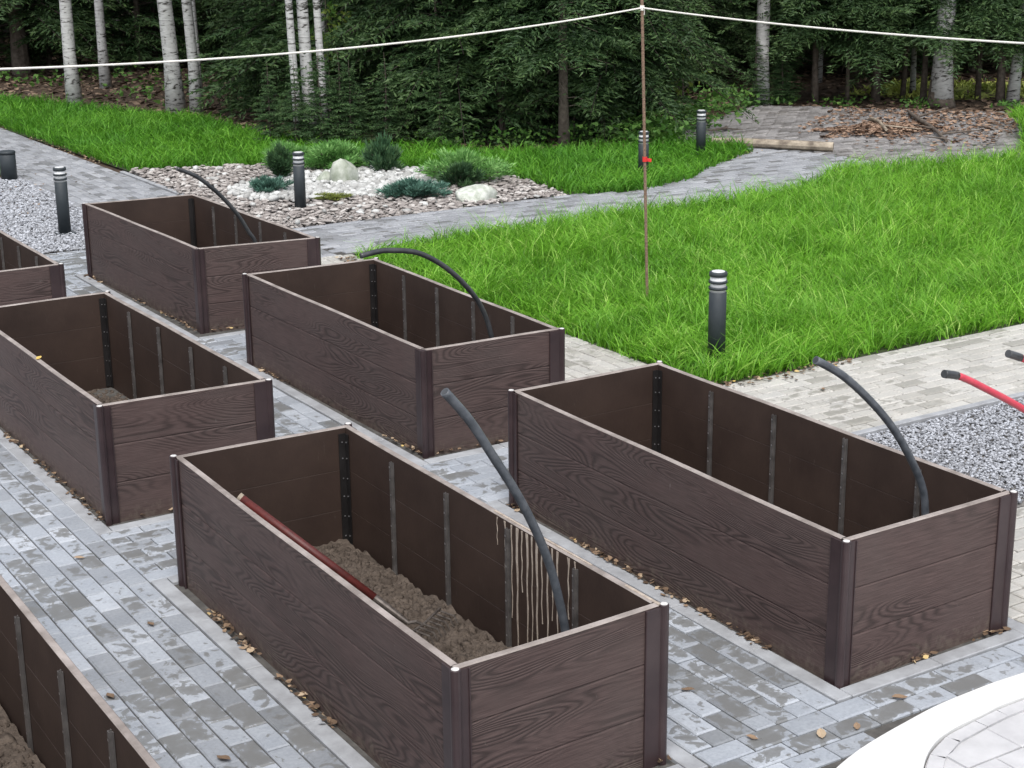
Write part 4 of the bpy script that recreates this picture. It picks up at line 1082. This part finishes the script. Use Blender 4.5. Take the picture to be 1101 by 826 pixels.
BT = [((7.93,25.2),.105,'white birch trunk with black scars nearest the left edge',(.0,.018),11),
      ((9.25,27.6),.085,'slim birch trunk deep in shade between the two big left birches',(-.01,.02),12),
      ((8.94,23.55),.125,'thick leaning white birch trunk, left of a close pair',(-.045,.03),13),
      ((9.18,23.35),.085,'greyer birch trunk, right of the close pair on the left',(-.03,.02),14),
      ((9.55,24.1),.035,'thin grey birch sapling behind the close pair',(-.01,0),15),
      ((8.98,19.35),.055,'birch trunk half hidden by spruce boughs, left one of three',(-.02,.01),16),
      ((9.20,19.40),.085,'broad white birch trunk half hidden by spruce boughs, middle of three',(-.03,.01),17),
      ((9.33,19.25),.055,'spotted birch trunk half hidden by spruce boughs, right one of three',(-.035,.02),18),
      ((9.95,20.6),.06,'dim speckled birch trunk behind the spruces left of centre',(0,.0),19),
      ((11.3,19.35),.045,'thin pale birch trunk behind spruces above the pebble garden',(0,0),20),
      ((14.2,20.2),.045,'very thin pale stem between dark spruces right of the rod',(.0,0),21),
      ((16.45,19.05),.11,'white birch trunk left of the brick terrace back edge',(.015,-.005),22),
      ((18.44,17.3),.15,'thickest birch trunk with dark scarred base behind the terrace',(.012,-.01),23),
      ((19.2,18.6),.04,'thin dark trunk just right of the thickest birch',(0,0),24),
      ((19.5,16.85),.08,'birch trunk at the right edge of the view',(.02,-.02),25),
      ((19.3,20.9),.07,'distant white birch behind the terrace clearing',(.02,0),26)]
for (x,y), r0, lb, ln, sd_ in BT: pole_tree(x,y,r0,10,lb,ln,sd_,'birch','birch_tree')
# fat dark butt of the thick birch
m = MB(); m.tube([(0,0,-.05),(0,0,.15),(0.002,0,.45),(.006,0,.62)], [.24,.19,.165,.150], 14); o = m.build('root_flare', M['bark']); smooth_sides(o)
for ob in bpy.data.objects:
    if ob.get('label','').startswith('thickest birch'): o.parent = ob

# ------------------------------------------------------------------ shrubs of the pebble garden
def shrub(x, y, rad, ht, mat, label, n, size, seed, stems=18, cat='shrub', name='juniper_shrub', up=.4):
    rad *= .88; ht *= .86
    r = np.random.default_rng(seed); root = empty(name, (x,y,0)); tag(root, label, cat)
    PP, DD, TT = [], [], []; m = MB()
    for k in range(stems):
        a = r.random()*2*PI; el = r.uniform(.05,1.0)**.8; Lr = r.uniform(.7,1.1)
        tip = np.array([np.cos(a)*rad*math.cos(el*1.45)*Lr, np.sin(a)*rad*math.cos(el*1.45)*Lr, ht*math.sin(el*1.45)*Lr+.03])
        mid = tip*np.array([.5,.5,.75]); m.tube([(0,0,-.02),tuple(mid),tuple(tip)], [.010,.007,.003], 5, caps=False)
        nn = n//stems; t = .25+.8*r.random(nn)**.7
        base = (2*t*(1-t))[:,None]*mid+(t**2)[:,None]*tip
        off = r.standard_normal((nn,3))*np.array([rad,rad,ht])*.13*(1.1-.5*t)[:,None]
        P = base+off; P[:,2] = np.abs(P[:,2])+.01
        D = off/(np.linalg.norm(off,axis=1,keepdims=True)+1e-9)+tip/np.linalg.norm(tip)*.8+np.array([0,0,up]); D /= np.linalg.norm(D,axis=1,keepdims=True)
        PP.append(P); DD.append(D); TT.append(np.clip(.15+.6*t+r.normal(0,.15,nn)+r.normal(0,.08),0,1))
    P, D, T = map(np.concatenate,(PP,DD,TT)); V,F = tufts(P,D,size*r.uniform(.6,1.2,len(P)),r,.3)
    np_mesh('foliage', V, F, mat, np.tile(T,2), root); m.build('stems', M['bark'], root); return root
M['teal'] = tonemat('blue green juniper', [(0,(.02,.055,.04)),(.6,(.06,.14,.105)),(1,(.13,.25,.19))], .6, .15)
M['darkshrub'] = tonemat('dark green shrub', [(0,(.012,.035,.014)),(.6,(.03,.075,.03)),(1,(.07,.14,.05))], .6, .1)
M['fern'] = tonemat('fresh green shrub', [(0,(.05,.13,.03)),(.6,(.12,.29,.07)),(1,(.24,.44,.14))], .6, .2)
M['mugo'] = tonemat('pine needles', [(0,(.018,.05,.022)),(.6,(.04,.10,.045)),(1,(.09,.17,.07))], .6, .1)
M['moss'] = tonemat('moss cushion', [(0,(.06,.08,.015)),(.6,(.12,.15,.03)),(1,(.22,.25,.05))], .8, .1)
shrub(7.50,16.75,.20,.34,M['darkshrub'],'dark rounded upright shrub left of the pebble garden bollard',5200,.045,51,26,name='rounded_shrub')
shrub(7.05,15.95,.27,.15,M['teal'],'blue green low juniper in front of the dark rounded shrub',3800,.042,52,26)
shrub(8.40,17.05,.55,.27,M['fern'],'wide fresh green shrub behind the pointed boulder',9000,.045,53,34,name='spreading_shrub')
shrub(7.95,17.55,.35,.26,M['fern'],'small fresh green shrub between the dark shrub and the pointed boulder',4200,.055,63,24,name='spreading_shrub')
shrub(8.69,16.5,.26,.44,M['mugo'],'sparse dwarf pine with visible stem behind the white pebbles',2000,.07,54,16,name='dwarf_pine',up=.9)
shrub(9.10,15.45,.60,.30,M['fern'],'large spreading green juniper beside the low white boulder',10500,.045,55,38)
shrub(8.86,15.12,.30,.24,M['darkshrub'],'dark green juniper tuft in front of the large spreading one',3600,.05,56,22)
shrub(8.18,14.86,.40,.15,M['teal'],'blue green creeping juniper left of the low white boulder',5200,.042,57,30)
shrub(7.41,15.2,.25,.035,M['moss'],'flat yellow green moss cushion on the pebbles',4200,.018,58,30,cat='moss',name='moss_cushion')
# leafy undergrowth by the rod and round the terrace edge
def weeds(pts, label, seed, ht=.35, size=.075, n=260, name='undergrowth'):
    r = np.random.default_rng(seed); PP = []; DD = []
    for (x,y,rad) in pts:
        c = r.standard_normal((n,3))*[rad*.5,rad*.5,0]+[x,y,0]; c[:,2] = np.abs(r.random(n)*ht*(1-.3*r.random(n)))
        PP.append(c); d = r.standard_normal((n,3))*[1,1,.35]+[0,0,.15]; DD.append(d/np.linalg.norm(d,axis=1,keepdims=True))
    P, D = np.concatenate(PP), np.concatenate(DD); V,F = tufts(P,D,size*r.uniform(.5,1.2,len(P)),r,.75)
    return tag(np_mesh(name,V,F,M['weed'],np.tile(np.clip(r.normal(.5,.25,len(P)),0,1),2)), label, 'undergrowth', kind='stuff')
weeds([(12.7,16.6,.5),(13.2,17.1,.6),(13.7,17.6,.6),(14.3,18.0,.5),(14.9,18.3,.5),(12.3,16.7,.5),(15.6,18.8,.4),(12.9,17.2,.5)], 'leafy weeds between the lawn and the terrace corner', 61, .36)
weeds([(11.0,17.3,.5),(10.4,18.1,.5),(11.8,17.1,.4),(9.6,19.5,.4)], 'leafy plants at the foot of the spruces', 62, .28, .06, 160)
weeds([(16.6,18.9,.4),(17.3,18.2,.4),(18.0,17.3,.4),(18.9,16.3,.3),(19.6,16.0,.4)], 'low weeds behind the terrace', 64, .12, .06, 90)
weeds([(9.6,25.5,1.4),(11,28,2),(8.5,29,1.5),(13.5,25.5,1.5)], 'dim leafy growth on the forest floor at the left', 65, .2, .09, 150)
# single broad-leaved twigs lit against the forest
def leafy_sapling(x, y, ht, label, seed, n=90):
    r = np.random.default_rng(seed); root = empty('sapling', (x,y,0)); tag(root, label, 'sapling'); m = MB(); P = []
    for k in range(7):
        a = r.random()*6.28; l = r.uniform(.2,.45); z = ht*r.uniform(.3,.9)
        m.tube([(0,0,z),(math.cos(a)*l,math.sin(a)*l,z+.25)], [.007,.003], 5, caps=False)
        for t in np.linspace(.2,1,n//7): P.append((math.cos(a)*l*t+r.normal(0,.04),math.sin(a)*l*t+r.normal(0,.04),z+.25*t+r.normal(0,.04)))
    m.tube([(0,0,-.05),(.01,0,ht*.5),(0,.02,ht)], [.014,.01,.004], 6); m.build('stem', M['bark'], root)
    P = np.array(P); D = r.standard_normal(P.shape)+[0,0,-.3]; D /= np.linalg.norm(D,axis=1,keepdims=True)
    V,F = tufts(P,D,np.full(len(P),.075),r,.75); np_mesh('leaves', V, F, M['birchleaf'], np.tile(.5+.5*r.random(len(P)),2), root)
leafy_sapling(13.95,17.75,.95,'leafy sapling in front of the dark spruces by the terrace corner',71)
leafy_sapling(9.75,20.0,1.9,'tall leafy sapling in front of the three hidden birches',72,200)
